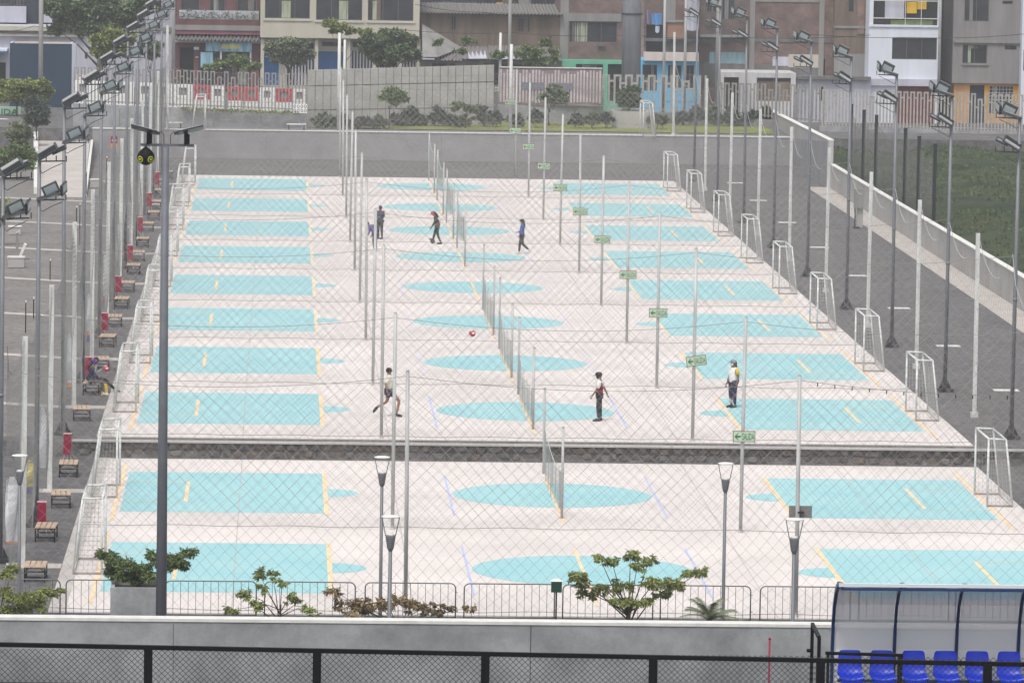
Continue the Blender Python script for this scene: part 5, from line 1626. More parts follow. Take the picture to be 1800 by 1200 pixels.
cm('ply', (.42,.39,.33), .1); cm('tile_grey', (.17,.16,.155), .35, 5); cm('tank', (.28,.15,.10), .1); cm('tarp', (.40,.40,.44), .3, 3); cm('teal_patch', (.20,.30,.34), .3, 3)
cm('dark_navy', (.03,.035,.05), .2); cm('poster_blue', (.20,.34,.42), .6, 3); cm('banner_yel', (.50,.50,.20), .3, 3); cm('conc_pole', (.20,.21,.225), .3, .9); cm('lilac_cloth', (.24,.22,.36)); cm('blue_cloth', (.10,.25,.5))
M['brick'] = brick_mat('raw_brick', (.185,.112,.095), (.145,.092,.082), (.13,.115,.105))
M['brick2'] = brick_mat('pale_brick', (.27,.15,.12), (.20,.12,.10), (.20,.17,.15))
def corrugated(s, name, r, Y0, Y1, z_drop, mt, pitch=.2, amp=.045):
    a, b, c, d = wbox(*r, Y0)
    n = int((b-a)/pitch*4); mb = MB(); vs = []
    for k in range(n+1):
        x = a+(b-a)*k/n; e = amp*sin(k*pi/2)
        vs += [(x, Y0, c+e), (x, Y1, d+e), (x, Y0, c+e-.02), (x, Y1, d+e-.02)]
    fs = []
    for k in range(n):
        i = k*4; fs += [(i, i+4, i+5, i+1), (i+2, i+3, i+7, i+6), (i, i+2, i+6, i+4)]
    mb.add(vs, fs, False)
    return s.part(name, mb, M[mt])

b = Bld('house', 'dark fronted house with a pale balcony at the top left corner', (-40,-70,96,49), 402, M['dark_navy'], [(-20,-60,20,8,'window'),(24,-60,42,10,'window')])
b.box('balcony', (-40,11,47,39), 'plaster_lilac', 1.2); b.box('side_panel', (77,20,92,40), 'plaster_lilac', .3)
b = Bld('house', 'single storey pale wall with a cream ledge behind the navy box', (-40,48,235,190), 396, M['plaster_lilac'], [(149,92,154,104,'window'),(-20,110,10,170,'void')])
b.box('ledge', (-40,46,155,54), 'plaster_cream', .6); b.box('ledge', (-40,60,150,64), 'plaster_cream', .4); b.box('awning', (-30,84,15,88), 'white_wall', 2.0); b.box('awning_stripe', (-30,88,15,91), 'blue_door', 2.0)
b = Bld('house', 'grey blue plain wall left of the restaurant, behind the floodlights', (232,-70,308,190), 392, M['plaster_lilac'], [(262,-30,290,-4,'window'),(240,40,256,60,'window')])
b.box('band', (232,48,308,56), 'cement', .1)
b = Bld('restaurant', 'maroon restaurant with grey tiled awning and blue yellow banner', (304,-70,458,190), 388, M['maroon'],
        [(318,-50,351,18,'window'),(369,-50,396,30,'window'),(417,-50,452,20,'window'),(316,84,341,150,'void'),(352,88,378,150,'window'),(388,88,444,150,'window')])
b.box('balcony_wall', (315,19,455,34), 'plaster_lilac', .5); b.box('balcony_trough', (308,34,456,44), 'maroon', .9); b.box('floor_slab', (304,44,458,53), 'cement', .9); b.box('plum_band', (304,53,458,60), 'plum', .8)
corrugated(b, 'tiled_awning', (308,62,457,71), 386.4, 388, 0, 'tile_grey', .28, .09)
b.box('cornice', (308,71,457,75), 'plaster_lilac', .9, .3)
b.box('column', (440,76,456,150), 'maroon', .8); b.box('column', (341,76,351,150), 'maroon', .8)
t_ = b.box('hanging_banner', (362,72,443,90), 'poster_blue', 1.1, .03)
b.box('banner_field', (389,77,421,85), 'banner_yel', 1.12, .02); b.box('hanging_poster', (353,91,375,118), 'poster_blue', 1.1, .03)
b.box('notice', (341,82,350,87), 'plaster_white', .85, .03); b.box('notice', (344,99,349,101), 'plaster_white', .85, .03)
for k, u in enumerate((387, 439)): b.box('post', (u,86,u+3,120), 'plaster_white', 1.0, .1)
mb = MB(); rn = random.Random(1)
for k in range(16):
    q = at_y(318+8.6*k, 26, 387.2); leaves(mb, (q.x, q.y, q.z-.1), (.25,.2,.25+.1*(k%3)), 26, .2, 0, rn)
b.part('balcony_plants', mb, M['leaf_dark'], 'stuff')

b = Bld('apartment_building', 'beige building with a wide overhanging upper floor and dark windows', (458,-70,738,68), 386, M['plaster_beige'],
        [(466,-40,545,33,'window'),(556,-40,637,36,'window'),(647,-40,727,37,'window')], 9)
for r in ((495,2,511,33),(596,2,612,36),(655,2,662,36)): b.box('curtain', (r[0],r[1],r[2],r[3]), 'curtain', -.13, .02)
b.box('sill', (463,34,549,37), 'plaster_cream', .08); b.box('sill', (553,37,640,40), 'plaster_cream', .08); b.box('sill', (644,38,730,41), 'plaster_cream', .08)
b2 = Bld('ground_floor', 'recessed ground floor with blue doors and white louvres under the beige building', (458,68,738,190), 387.5, M['plaster_cream'],
        [(466,75,552,86,'window'),(557,91,609,150,'blue_door'),(464,92,490,150,'blue_door'),(566,74,606,82,'window'),(620,74,735,84,'window'),(503,90,553,150,'void'),(617,90,737,150,'void')])
for u in (458, 553, 609, 655, 700, 732): b2.box('column', (u,68,u+6,150), 'plaster_beige', 1.2, .4)
b2.bars('louvres', (503,90,553,150), 'plaster_white', 9, .05, .12); b2.bars('louvres', (617,90,737,150), 'plaster_white', 22, .05, .12)
b = Bld('shack', 'long brown sheet metal upper storey with two small windows', (738,22,987,86), 388, M['shack_brown'], [(793,29,802,54,'window'),(909,32,932,57,'window')])
corrugated(b, 'roof', (738,12,990,24), 387.4, 395, 0, 'tile_grey', .25, .05)
b.bars('wall_ribs', (740,26,985,84), 'shack_brown', 60, .03, .05)
b = Bld('shack', 'low dark building with patched corrugated roofs below the brown storey', (738,106,987,240), 384, M['cement_d'], [(760,112,800,150,'void'),(850,112,960,150,'void')])
corrugated(b, 'corrugated_roof', (738,85,812,106), 383.5, 388, 0, 'tile_grey', .25, .05); corrugated(b, 'corrugated_roof', (812,86,862,104), 383.4, 388, 0, 'tile_grey', .3, .05); corrugated(b, 'corrugated_roof', (862,85,987,105), 383.5, 388, 0, 'tile_grey', .25, .05)
def slab_quad(s, name, pts, mt):
    mb = MB(); q = [at_y(u, v, y) for u, v, y in pts]; mb.add(q + [Vector((p.x,p.y,p.z-.04)) for p in q], [(0,1,2,3),(7,6,5,4),(0,4,5,1),(1,5,6,2),(2,6,7,3),(3,7,4,0)]); s.part(name, mb, M[mt])
slab_quad(b, 'roof_sheet', [(824,103,383.2),(856,103,383.2),(852,88,387),(822,88,387)], 'plaster_lilac')
slab_quad(b, 'roof_sheet', [(872,104,383.2),(905,103,383.2),(898,88,387),(862,88,387)], 'plaster_lilac')
slab_quad(b, 'fallen_sheet', [(742,100,383.2),(770,100,383.2),(812,84,387),(742,42,387)], 'cement')
slab_quad(b, 'fallen_sheet', [(740,104,383),(764,104,383),(762,95,386),(740,95,386)], 'plaster_lilac')
b = Bld('house', 'dark blue house top showing above the brown sheet metal storey', (738,-70,985,13), 404, M['dark_navy'], [(760,-50,800,5,'window'),(850,-50,960,8,'window')])
b.box('white_heap', (770,6,836,12), 'white_wall', 2.5); b.box('yellow_cloth', (872,5,882,13), 'yellow_cloth', .4)
b = Bld('brick_house', 'brick upper floors with a wide dark window above the green ground floor', (985,-70,1228,106), 388, M['brick'],
        [(1001,39,1085,75,'window'),(1136,44,1170,92,'void'),(1001,-50,1085,-8,'window')])
b.box('concrete_column', (985,-70,1000,106), 'cement', .06); b.box('concrete_beam', (1000,24,1092,38), 'cement', .06); b.box('concrete_column', (1172,-70,1188,38), 'cement', .08); b.box('brick_quoin', (1126,-70,1133,106), 'brick2' , .12)
b.box('floor_beam', (1133,68,1228,73), 'cement_d', .25); b.box('water_tank', (1172,39,1202,68), 'tank', .9); b.box('tank_lid', (1170,36,1204,39), 'cement', 1.0)
b.box('sill_plants', (1050,78,1064,82), 'cement_d', .2)
b = Bld('house', 'green painted ground floor left of the thick concrete pole', (985,106,1128,240), 387.2, M['teal'], [(1012,113,1060,150,'window'),(1068,113,1093,178,'void'),(1100,118,1118,178,'void')])
b = Bld('house', 'bright blue house with pale pink parapet right of the thick concrete pole', (1120,106,1228,240), 383, M['sky_blue'], [(1129,114,1155,160,'window'),(1174,115,1198,155,'window'),(1206,115,1220,160,'window')])
b.box('parapet', (1131,92,1227,107), 'pale_pink', .5); b.box('lower_panel', (1172,155,1222,178), 'sky_blue', .05)
M['tarp'].name
for (u0,v0,u1,v1,mt,lab) in ((1137,18,1142,40,'lilac_cloth','purple garment hanging on the line beside the brick house'), (1146,24,1163,42,'blue_cloth','blue and white towel hanging on the line beside the brick house'),
                          (1205,-20,1229,52,'tarp','pale patterned tarpaulin hanging from the upper floor'), (1152,46,1159,56,'white_wall','small white cloth hanging in the dark opening')):
    x0, x1, z0, z1 = wbox(u0,v0,u1,v1,386.4)
    t = thing('hanging_cloth', ((x0+x1)/2, 386.4, z0), lab, 'cloth')
    mb = MB(); n = 10; vs = []
    for j in range(7):
        for k in range(n+1):
            f = k/n; vs.append((x0+(x1-x0)*f-(x0+x1)/2, .12*sin(f*9+j*.3), (z1-z0)*j/6 - (.1*sin(f*3) if j < 1 else 0)))
    mb.add(vs, [(j*(n+1)+k, j*(n+1)+k+1, (j+1)*(n+1)+k+1, (j+1)*(n+1)+k) for j in range(6) for k in range(n)], True)
    mb.add([(x, y+.02, z) for x, y, z in vs], [(j*(n+1)+k, (j+1)*(n+1)+k, (j+1)*(n+1)+k+1, j*(n+1)+k+1) for j in range(6) for k in range(n)], True)
    mb.build('fabric', M[mt], t)
b = Bld('brick_house', 'large raw brick house with a barred balcony behind the right floodlights', (1228,-70,1466,240), 388.5, M['brick'],
        [(1243,-50,1263,22,'window'),(1270,-50,1292,35,'window'),(1444,104,1450,140,'void')])
for u in (1318, 1440): b.box('concrete_column', (u,-70,u+9,140), 'cement', .07)
b.box('concrete_beam', (1228,66,1466,74), 'cement_d', .06); b.box('concrete_beam', (1328,-2,1440,4), 'cement', .06)
b.bars('balcony_bars', (1230,0,1312,62), 'winframe', 22, 1.0, .035); b.box('balcony_slab', (1228,61,1314,65), 'cement', 1.05)
b.box('teal_plaster', (1247,92,1312,112), 'teal_patch', .03); b.box('lilac_plaster', (1358,100,1386,116), 'plaster_lilac', .03); b.box('cream_plaster', (1386,96,1441,119), 'ply', .035); b.box('grey_render', (1236,113,1440,150), 'cement_d', .025)
b = Bld('house', 'brown rendered house left of the tall white building', (1466,-70,1529,240), 387.5, M['shack_brown'], [(1492,-50,1502,22,'window')])
b.box('render_band', (1466,46,1529,50), 'cement', .08); b.box('brick_strip', (1508,-70,1520,60), 'brick2', .05); b.box('grey_render', (1466,95,1529,140), 'cement', .04)
b = Bld('house', 'low white house with flaking walls and brown blinds behind the picket fence', (1266,128,1398,240), 383.5, M['flaking_white'], [(1272,136,1298,230,'void'),(1330,137,1390,178,'window')])
b.box('blind', (1331,144,1389,178), 'shack_brown', -.1, .02)
b = Bld('low_house', 'grey boundary wall between the low white house and the white building', (1398,138,1530,240), 384.5, M['plaster_lilac'], [(1440,150,1450,178,'void')], cat='building')
b.box('roof_edge', (1398,134,1530,140), 'cement_d', .4)
b = Bld('apartment_building', 'tall white building with a glazed balcony and dark window', (1527,-70,1651,240), 385, M['white_wall'], [(1536,-50,1649,45,'void'),(1568,67,1647,105,'window'),(1574,152,1642,236,'maroon_door')])
b.box('yellow_curtain', (1594,4,1612,24), 'yellow_cloth', -.15, .03); b.box('yellow_curtain', (1613,3,1629,17), 'yellow_cloth', -.15, .03); b.box('inner_wall', (1556,0,1590,32), 'plaster_lilac', -.2, .02); b.box('planter_box', (1566,36,1640,45), 'leaf_mid', -.1, .05)
b.box('balcony_rail', (1535,32,1650,33.5), 'cap', .02); b.box('balcony_rail', (1535,1,1650,2.5), 'cap', .02)
for u in (1591, 1619): b.box('balcony_mullion', (u,0,u+1,45), 'cap', .02)
b.box('band', (1527,44,1651,48), 'white_wall', .1); b.box('canopy', (1527,139,1651,151), 'plaster_lilac', .25)
b = Bld('building', 'very dark wall painted as the shaded gap between the white and the grey building', (1650,-70,1682,240), 392, M['dark_navy'], [(1658,-40,1672,20,'window')])  # dark wall colour stands for the shade in the gap
b = Bld('apartment_building', 'grey cement building with square windows above an orange shop front', (1676,-70,1794,147), 386, M['grey_house'], [(1696,-50,1739,38,'window'),(1692,79,1735,112,'window'),(1766,80,1787,88,'window'),(1762,2,1780,8,'window')])
b.box('floor_band', (1676,72,1794,76), 'cement', .15); b.box('sill', (1690,112,1738,115), 'cement', .1); b.box('inner_frame', (1707,86,1733,111), 'void', -.13, .01)
b = Bld('shop', 'orange shop front with a gridded window under the grey building', (1676,147,1794,240), 386.3, M['orange_wall'], [(1704,150,1730,236,'dark_navy'),(1739,152,1781,200,'window')])
b.bars('window_grid', (1739,152,1781,200), 'plaster_white', 7, -.05, .03); b.box('yellow_side', (1730,148,1739,190), 'orange_deep', .03); b.box('yellow_side', (1781,148,1790,190), 'orange_deep', .03)
for v in (157,163,169,175,181): b.box('grid_bar', (1739,v,1781,v+.8), 'plaster_white', -.05, .03)
b = Bld('apartment_building', 'sliver of a white building at the right edge of the picture', (1796,-70,1880,240), 385, M['white_wall'], [(1799,88,1860,125,'window'),(1810,-40,1860,30,'window')])

# navy box on the plaza
def navy_box():
    Y = 362
    x0, x1, z0, z1 = wbox(17, 77, 126, 192, Y)
    t = thing('stage_box', ((x0+x1)/2, Y, z0), 'big dark navy open-topped box standing on the left plaza', 'booth')
    off = (-(x0+x1)/2, -Y, -z0); D = 3.4
    for nm, bx_, mt in (('front_panel', (x0,x1,Y,Y+.12,z0-.6,z1), 'navy_wall'), ('side_panel', (x0,x0+.12,Y+.125,Y+D,z0-.6,z1+.02), 'plaster_white'), ('side_panel', (x1-.12,x1,Y+.125,Y+D,z0-.6,z1+.02), 'plaster_white'),
                       ('back_panel', (x0+.125,x1-.125,Y+D-.12,Y+D,z0-.6,z1), 'pale_pink'), ('edge_panel', (x1+.002,x1+.30,Y-.02,Y+.5,z0-.5,z1+.05), 'plaster_lilac'), ('floor', (x0+.125,x1-.125,Y+.125,Y+D-.125,z1-.9,z1-.8), 'cement')):
        mb = MB(); mb.box(*bx_); o = link(nm, mb.mesh(nm, M[mt]), t); o.location = off
navy_box()

# white and red street barriers behind the left fence
def road_blocks():
    Y = 343.5
    for k, (u0, u1, red) in enumerate([(131,160,0),(161,196,0),(197,236,0),(237,276,0),(277,303,0),(304,339,0),(341,369,1),(370,396,0),(399,427,1),(428,455,1),(456,483,0),(484,514,1),(515,537,0)]):
        f = (u0-131)/400
        x0, x1, z0, z1 = wbox(u0, 142+16*f, u1, 190+8*f, Y)
        t = thing('road_barrier', ((x0+x1)/2, Y, z0), ('red' if red else 'white') + ' blocky road barrier behind the left picket fence, %s along the row' % WORD[k].replace('nearest','first'), 'barrier', 'road barriers behind the left fence')
        h = z1-z0; w = (x1-x0)/2-.02
        mb = MB(); mb.box(-w, w, 0, .45, 0, h*.42); mb.build('base_block', M['white_wall2'], t)
        mt = M['red_plastic'] if red else M['white_wall2']
        mb = MB(); mb.box(-w, w, .02, .43, h*.425, h*.58); mb.box(-w, w, .02, .43, h*.88, h); mb.box(-w, -w*.45, .02, .43, h*.58, h*.88); mb.box(w*.45, w, .02, .43, h*.58, h*.88); mb.build('barrier_ring', mt, t)
        mb = MB(); mb.box(-w*.45, w*.45, .12, .3, h*.58, h*.88); mb.build('centre_panel', M['cement'], t)
M['white_wall2'] = mat('white_barrier_plastic', (.78,.78,.76), .6, .06, 2); M['red_plastic'] = mat('red_barrier_plastic', (.48,.02,.04), .6, .1, 2)
road_blocks()
x0, x1, z0, z1 = wbox(515, 183, 540, 199, 338.9)
t = thing('patterned_plate', ((x0+x1)/2, 338.9, z0), 'small white plate with a dark wavy pattern at the end of the left fence', 'sign')
mb = MB(); mb.box(-(x1-x0)/2, (x1-x0)/2, 0, .03, 0, z1-z0); mb.build('plate', M['white_wall2'], t)
mb = MB()
for j in range(2):
    for k in range(4):
        cx = -(x1-x0)/2 + (k+.5)*(x1-x0)/4; cz = (z1-z0)*(.28+.45*j)
        for q in range(8):
            a0, a1 = 2*pi*q/8, 2*pi*(q+1)/8
            mb.add([(cx+cos(a0)*.05,-.004,cz+sin(a0)*.07),(cx+cos(a1)*.05,-.004,cz+sin(a1)*.07),(cx+cos(a1)*.085,-.004,cz+sin(a1)*.11),(cx+cos(a0)*.085,-.004,cz+sin(a0)*.11)], [(0,1,2,3)])
mb.build('pattern', M['dark_navy'], t)

# poles in the background
def bpole(u0, v0, v1, w, Y, mt, label, name='utility_pole', top=None, zb=1.7):
    a = at_y(u0, v0, Y); r = w*Y/FPX/2
    t = thing(name, (a.x, Y, zb), label, 'pole')
    H = (a.z if top is None else top) - zb
    mb = MB(); mb.tube([(0,0,0),(0,0,H*.5),(0,0,H)], [r*1.05, r, r*.88], 16); mb.build('shaft', M[mt], t)
    return t, H, r
t, H, r = bpole(1109, 140, 190, 33, 372, 'conc_pole', 'very thick concrete pole in front of the green and blue houses', top=16)
for zf in (.62,):
    mb = MB(); z_ = at_y(1109, 24, 372).z - 1.7; mb.tube([(0,0,z_-.03),(0,0,z_+.03)], [r*1.12, r*1.12], 16)
    for k in range(14):
        a = 2*pi*k/14; mb.bar((cos(a)*r*1.1, sin(a)*r*1.1, z_-.1), (cos(a)*r*1.1, sin(a)*r*1.1, z_+.02), .05)
    mb.build('clamp_ring', M['dark'], t)
bpole(896, 60, 120, 6, 378, 'concrete_l', 'slender concrete pole in front of the brown storey', top=16)
bpole(1263, 60, 130, 9, 378, 'concrete_l', 'pale concrete pole left of the low white house', top=16)
bpole(72, 60, 145, 8, 356, 'concrete_l', 'pale concrete pole in front of the navy box', top=16)
bpole(1652, 60, 130, 5, 384.3, 'galv', 'metal downpipe pole at the right corner of the white building', top=16)
bpole(305, 60, 130, 6, 378, 'galv', 'thin grey pole left of the restaurant', top=16)
bpole(1168, 60, 230, 5, 352, 'galv', 'thin grey pole in front of the blue house, left one', top=14)
bpole(1205, 60, 230, 5, 354, 'galv', 'thin grey pole in front of the blue house, right one', top=14)
bpole(597, 58, 230, 6, 337.5, 'whitepost', 'tall white post beyond the back wall above the left middle posts', 'white_post', top=at_y(595,58,337.5).z)
bpole(606, 92, 230, 5, 345, 'whitepost', 'second tall white post beyond the back wall above the left middle posts', 'white_post', top=at_y(602,70,345).z)
bpole(880, 58, 230, 5, 352, 'whitepost', 'tall thin white post carrying the far exit sign', 'white_post', top=at_y(882,58,352).z)
bpole(899, 80, 230, 6, 337.5, 'whitepost', 'tall white post just beyond the back wall carrying the faded sign', 'white_post', top=at_y(900,78,337.5).z)
# black posts beside the lawn with shade netting
prevp = None
for n, (u, vt, vb) in enumerate([(1497,184,430),(1519,194,415),(1541,203,400),(1592,226,430),(1616,240,400),(1644,253,420)]):
    Y = solveY(u, vt, 33.3)
    a = at_y(u, vt, Y)
    t = thing('black_post', (a.x, Y, .4), 'black steel post at the edge of the lawn, %s from the left' % WORD[n].replace('nearest','first'), 'post', 'black posts beside the lawn')
    mb = MB(); mb.box(-.09,.09,-.09,.09,0,a.z-.4); mb.build('post', M['postblack'], t)
    mb = MB(); mb.box(-.11,.11,-.11,.11,a.z-.4,a.z-.37); mb.build('cap', M['dark'], t)
    if prevp:
        p0, q0 = prevp, a
        tt = thing('shade_net', ((p0.x+q0.x)/2, (p0.y+q0.y)/2, .4), 'grey see-through netting hung between black posts beside the lawn, %s span from the left' % WORD[n-1].replace('nearest','first'), 'netting', 'shade netting spans')
        mb = MB(); m_ = 12; vs = []
        for k in range(m_+1):
            f = k/m_; p = p0.lerp(q0, f); sg = .9*4*f*(1-f)*.5 + .5
            vs += [(p.x-(p0.x+q0.x)/2, p.y-(p0.y+q0.y)/2, 0), (p.x-(p0.x+q0.x)/2+.12*sin(f*9), p.y-(p0.y+q0.y)/2, p.z-.4-sg)]
        mb.add(vs, [(2*k, 2*k+2, 2*k+3, 2*k+1) for k in range(m_)], True); mb.build('net_sheet', M['shadenet'], tt)
    prevp = a

DENSE = 2.6
# plaza: trees, exit board, furniture
def board():
    Y = 352
    x0, x1, z0, z1 = wbox(-32, 187, 36, 206, Y)
    t = thing('exit_board', ((x0+x1)/2, Y, z0), 'pale green board reading SALIDA at the left edge among the trees', 'sign')
    w = (x1-x0)/2; h = z1-z0
    mb = MB(); mb.box(-w, w, 0, .08, 0, h); mb.build('board', M['green_board'], t)
    me = text_mesh('SALIDA', .6, .01, 1.0); me.materials.clear(); me.materials.append(M['green_ink'])
    xs = [v.co.x for v in me.vertices]; zs = [v.co.z for v in me.vertices]
    k = w*1.75/(max(xs)-min(xs)); kz = h*.55/(max(zs)-min(zs)); mx = (max(xs)+min(xs))/2; mz = (max(zs)+min(zs))/2
    for v in me.vertices: v.co = Vector(((v.co.x-mx)*k, v.co.y-.012, (v.co.z-mz)*kz + h*.5))
    link('lettering', me, t)
    mb = MB()
    for s in (-.8,.8): mb.bar((s*w,.04,0),(s*w,.04,-1.4),.06)
    mb.build('leg', M['dark'], t)
M['green_board'] = mat('pale_green_board', (.36,.52,.40), .6)
board()
x = at_y(0, 218, 348)
for j, v in enumerate((210, 217, 224)):
    a = at_y(-8, v, 346-j*.6)
    t = thing('curved_bench', (a.x, a.y, 1.0), 'white curved bench tier at the left edge below the exit board, %s from the top' % ['first','second','third'][j], 'bench')
    mb = MB(); mb.tube([(-1.2,0,a.z-1.0),(.6,0,a.z-1.0),(.92,-.1,a.z-1.03),(1.0,-.4,a.z-1.1)], .06, 6); mb.build('seat_edge', M['cap'], t)
    mb = MB(); mb.bar((-.6,0,0),(-.6,0,a.z-1.0),.08); mb.bar((.5,0,0),(.5,0,a.z-1.0),.08); mb.build('leg', M['dark'], t)

def bt(name, u, vb, Y, zb, lst, n, size, lm, label, seed, tr=.06, fork_v=None, cat='tree', ry=1.0):
    p = at_y(u, vb, Y); base = (p.x, Y, zb)
    vb2 = fork_v if fork_v else vb
    fk = max(.15, at_y(u, vb2, Y).z - zb)
    return tree(name, base, fk*1.3, px_clumps(lst, base, Y, ry), n, size, lm, label, cat, None, tr, seed, -.9 if cat == 'shrub' else .1, fork=fk, aspect=3.0 if cat == 'shrub' else 2.0)
bt('broad_tree', 175, 130, 372, 1.7, [(100,8,26,18),(140,20,28,22),(180,10,30,20),(225,18,28,20),(262,8,26,16),(120,40,22,14),(160,48,26,16),(200,42,24,14),(100,52,14,10),(232,40,18,10)], 6500, .34, M['leaf_dark'],
   'large dark green tree filling the top left behind the pale pole', 21, .2, 95)
bt('broad_tree', 185, 140, 366, 1.7, [(175,68,16,10),(200,62,18,12),(225,70,16,10),(190,88,18,12),(215,92,14,10),(172,92,10,8)], 2200, .30, M['leaf_yel'],
   'loose yellow green tree behind the upper left floodlights', 22, .1, 110)
bt('broad_tree', 262, 150, 368, 1.7, [(258,75,14,12),(275,82,14,10),(268,96,12,8),(250,90,8,6)], 800, .26, M['leaf_olive'], 'thin olive tree between the floodlights and the restaurant', 23, .06, 118)
bt('small_tree', 410, 150, 352, 1.7, [(395,112,16,6),(420,104,20,9),(440,115,18,6),(370,117,14,4)], 1100, .22, M['leaf_mid'], 'low green tree in front of the restaurant windows', 24, .05, 128)
bt('broad_tree', 508, 150, 356, 1.7, [(480,84,14,10),(505,76,18,10),(530,82,16,12),(490,100,18,12),(520,104,18,12),(545,95,10,8)], 2000, .26, M['leaf_olive'], 'grey green tree in front of the left part of the beige building', 25, .08, 118)
bt('broad_tree', 680, 150, 356, 1.7, [(655,68,20,12),(690,62,22,12),(718,72,16,12),(665,90,22,14),(700,92,24,16),(725,98,14,12),(640,84,12,8),(680,108,24,8)], 4200, .26, M['leaf_dark'], 'dense dark green tree behind the panel wall, right of the blue door', 26, .1, 118)
bt('broad_tree', 600, 150, 358, 1.7, [(580,42,14,6),(600,46,12,6),(618,54,12,6),(640,56,12,5),(590,56,8,4)], 700, .26, M['leaf_yel'], 'slender yellow green branches in front of the beige building', 27, .06, 112)
bt('shrub', 770, 120, 352, 1.7, [(770,75,10,6),(825,72,14,8),(810,90,12,6),(880,96,16,8),(930,92,26,12),(960,75,12,10),(945,108,22,8),(975,98,10,14)], 1500, .22, M['leaf_mid'], 'straggling climber over the patched roofs behind the tall wall', 28, .05, 118, 'plant')
bt('small_tree', 684, 222, 341.2 - 1.0, 1.75, [(690,160,16,7),(676,170,12,5),(702,168,12,6),(692,178,10,7),(712,176,7,4)], 900, .24, M['leaf_mid'], 'small flat topped tree in front of the tall panel wall', 29, .04, 186)
bt('small_tree', 818, 222, 341.5, 1.75, [(806,184,12,5),(822,188,12,5),(832,194,8,5),(800,190,7,3)], 500, .22, M['leaf_mid'], 'low flat topped tree right of centre of the tall panel wall', 30, .035, 203)
bt('small_tree', 965, 222, 346, 1.75, [(975,158,14,7),(985,168,14,6),(958,170,12,5),(990,177,8,4),(972,176,14,5)], 1000, .24, M['leaf_dark'], 'dark umbrella shaped tree in front of the striped wall', 31, .04, 190)
bt('shrub', 1105, 198, 345.5, 1.9, [(1100,165,12,8),(1115,160,10,8),(1092,178,10,8),(1118,174,10,7),(1105,182,16,8)], 1300, .22, M['leaf_dark'], 'dark clipped tree growing in the concrete planter before the thick pole', 32, .05, 192, 'tree')
x0, x1, z0, z1 = wbox(1077, 196, 1141, 222, 344)
t = thing('concrete_planter', ((x0+x1)/2, 344, 1.7), 'pale concrete planter on the grass in front of the thick pole', 'planter')
w = (x1-x0)/2; h = z1-1.7
mb = MB(); mb.box(-w, w, 0, .15, 0, h); mb.box(-w, w, 2.2, 2.35, 0, h); mb.box(-w, -w+.15, .151, 2.199, 0, h); mb.box(w-.15, w, .151, 2.199, 0, h); mb.build('planter_wall', M['concrete_l'], t)
mb = MB(); mb.box(-w+.16, w-.16, .16, 2.19, 0, h-.1); mb.build('soil', M['bark'], t)
# hedge shrubs along the wall foot
HS = [(572,213,24,12),(600,214,20,11),(640,216,26,10),(668,216,16,8),(700,212,22,10),(722,200,12,14),(735,213,20,11),(770,205,12,18),(790,212,18,12),(812,214,14,10),(850,203,20,18),(872,208,10,14),(905,210,14,12),(942,206,12,14),
      (1012,212,16,10),(1040,210,18,12),(1065,208,14,12),(1150,212,10,8),(1165,212,8,7),(1200,206,16,12),(1225,200,16,16),(1255,202,16,16),(1285,206,18,14),(1320,206,16,12),(1345,202,12,12)]
for n, (u, v, ru, rv) in enumerate(HS):
    Y = 340.0 if u < 700 else 343.5
    if u > 1190: Y = 348.5
    lab = 'dark bushy shrub at the foot of the far walls, %s from the left' % (WORD[n] if n < 19 else ['twentieth','twenty-first','twenty-second','twenty-third','twenty-fourth','twenty-fifth','twenty-sixth'][n-19]).replace('nearest','first')
    t = bt('shrub', u, v+rv, Y, 1.72, [(u-ru*.4,v+rv*.3,ru*.6,rv*.7),(u+ru*.4,v+rv*.25,ru*.6,rv*.75),(u,v-rv*.2,ru*.55,rv*.8)], 330, .30, M['leaf_grey' if n % 3 else 'leaf_dark'], lab, 60+n, .03, v+rv*.5, 'shrub')
    t['group'] = 'shrubs along the far walls'
# plaza trees on the left
bt('small_tree', 30, 190, 350, 1.5, [(10,150,20,10),(40,148,22,10),(68,150,18,10),(20,168,20,10),(50,166,22,10),(78,168,12,10),(85,158,8,8),(5,172,12,10)], 2600, .24, M['leaf_yel'], 'wide loose green tree in front of the navy box', 41, .07, 180)
bt('small_tree', 64, 258, 332, .2, [(62,180,20,12),(58,198,22,12),(74,196,14,12),(55,212,14,8),(70,214,14,8)], 2000, .2, M['leaf_grey'], 'slim trunked tree with a rounded blue green crown on the left plaza', 42, .05, 222)
bt('small_tree', 34, 268, 326, .0, [(34,222,16,10),(28,236,16,12),(48,236,12,10),(36,250,16,8)], 1100, .2, M['leaf_olive'], 'pale olive tree left of the white parapet', 43, .04, 258)
bt('bush', 30, 300, 312, 0, [(10,272,16,14),(34,268,20,16),(55,274,14,14),(18,290,20,10),(48,288,14,10),(0,300,10,12)], 2200, .2, M['leaf_mid'], 'broad green bush on the left plaza below the olive tree', 44, .04, 300, 'bush')
bt('bush', 5, 390, 262, 0, [(4,365,12,14),(14,380,10,10),(-4,385,12,14)], 800, .18, M['leaf_yel'], 'small bush at the left edge beside the dark pole', 45, .03, 388, 'bush')
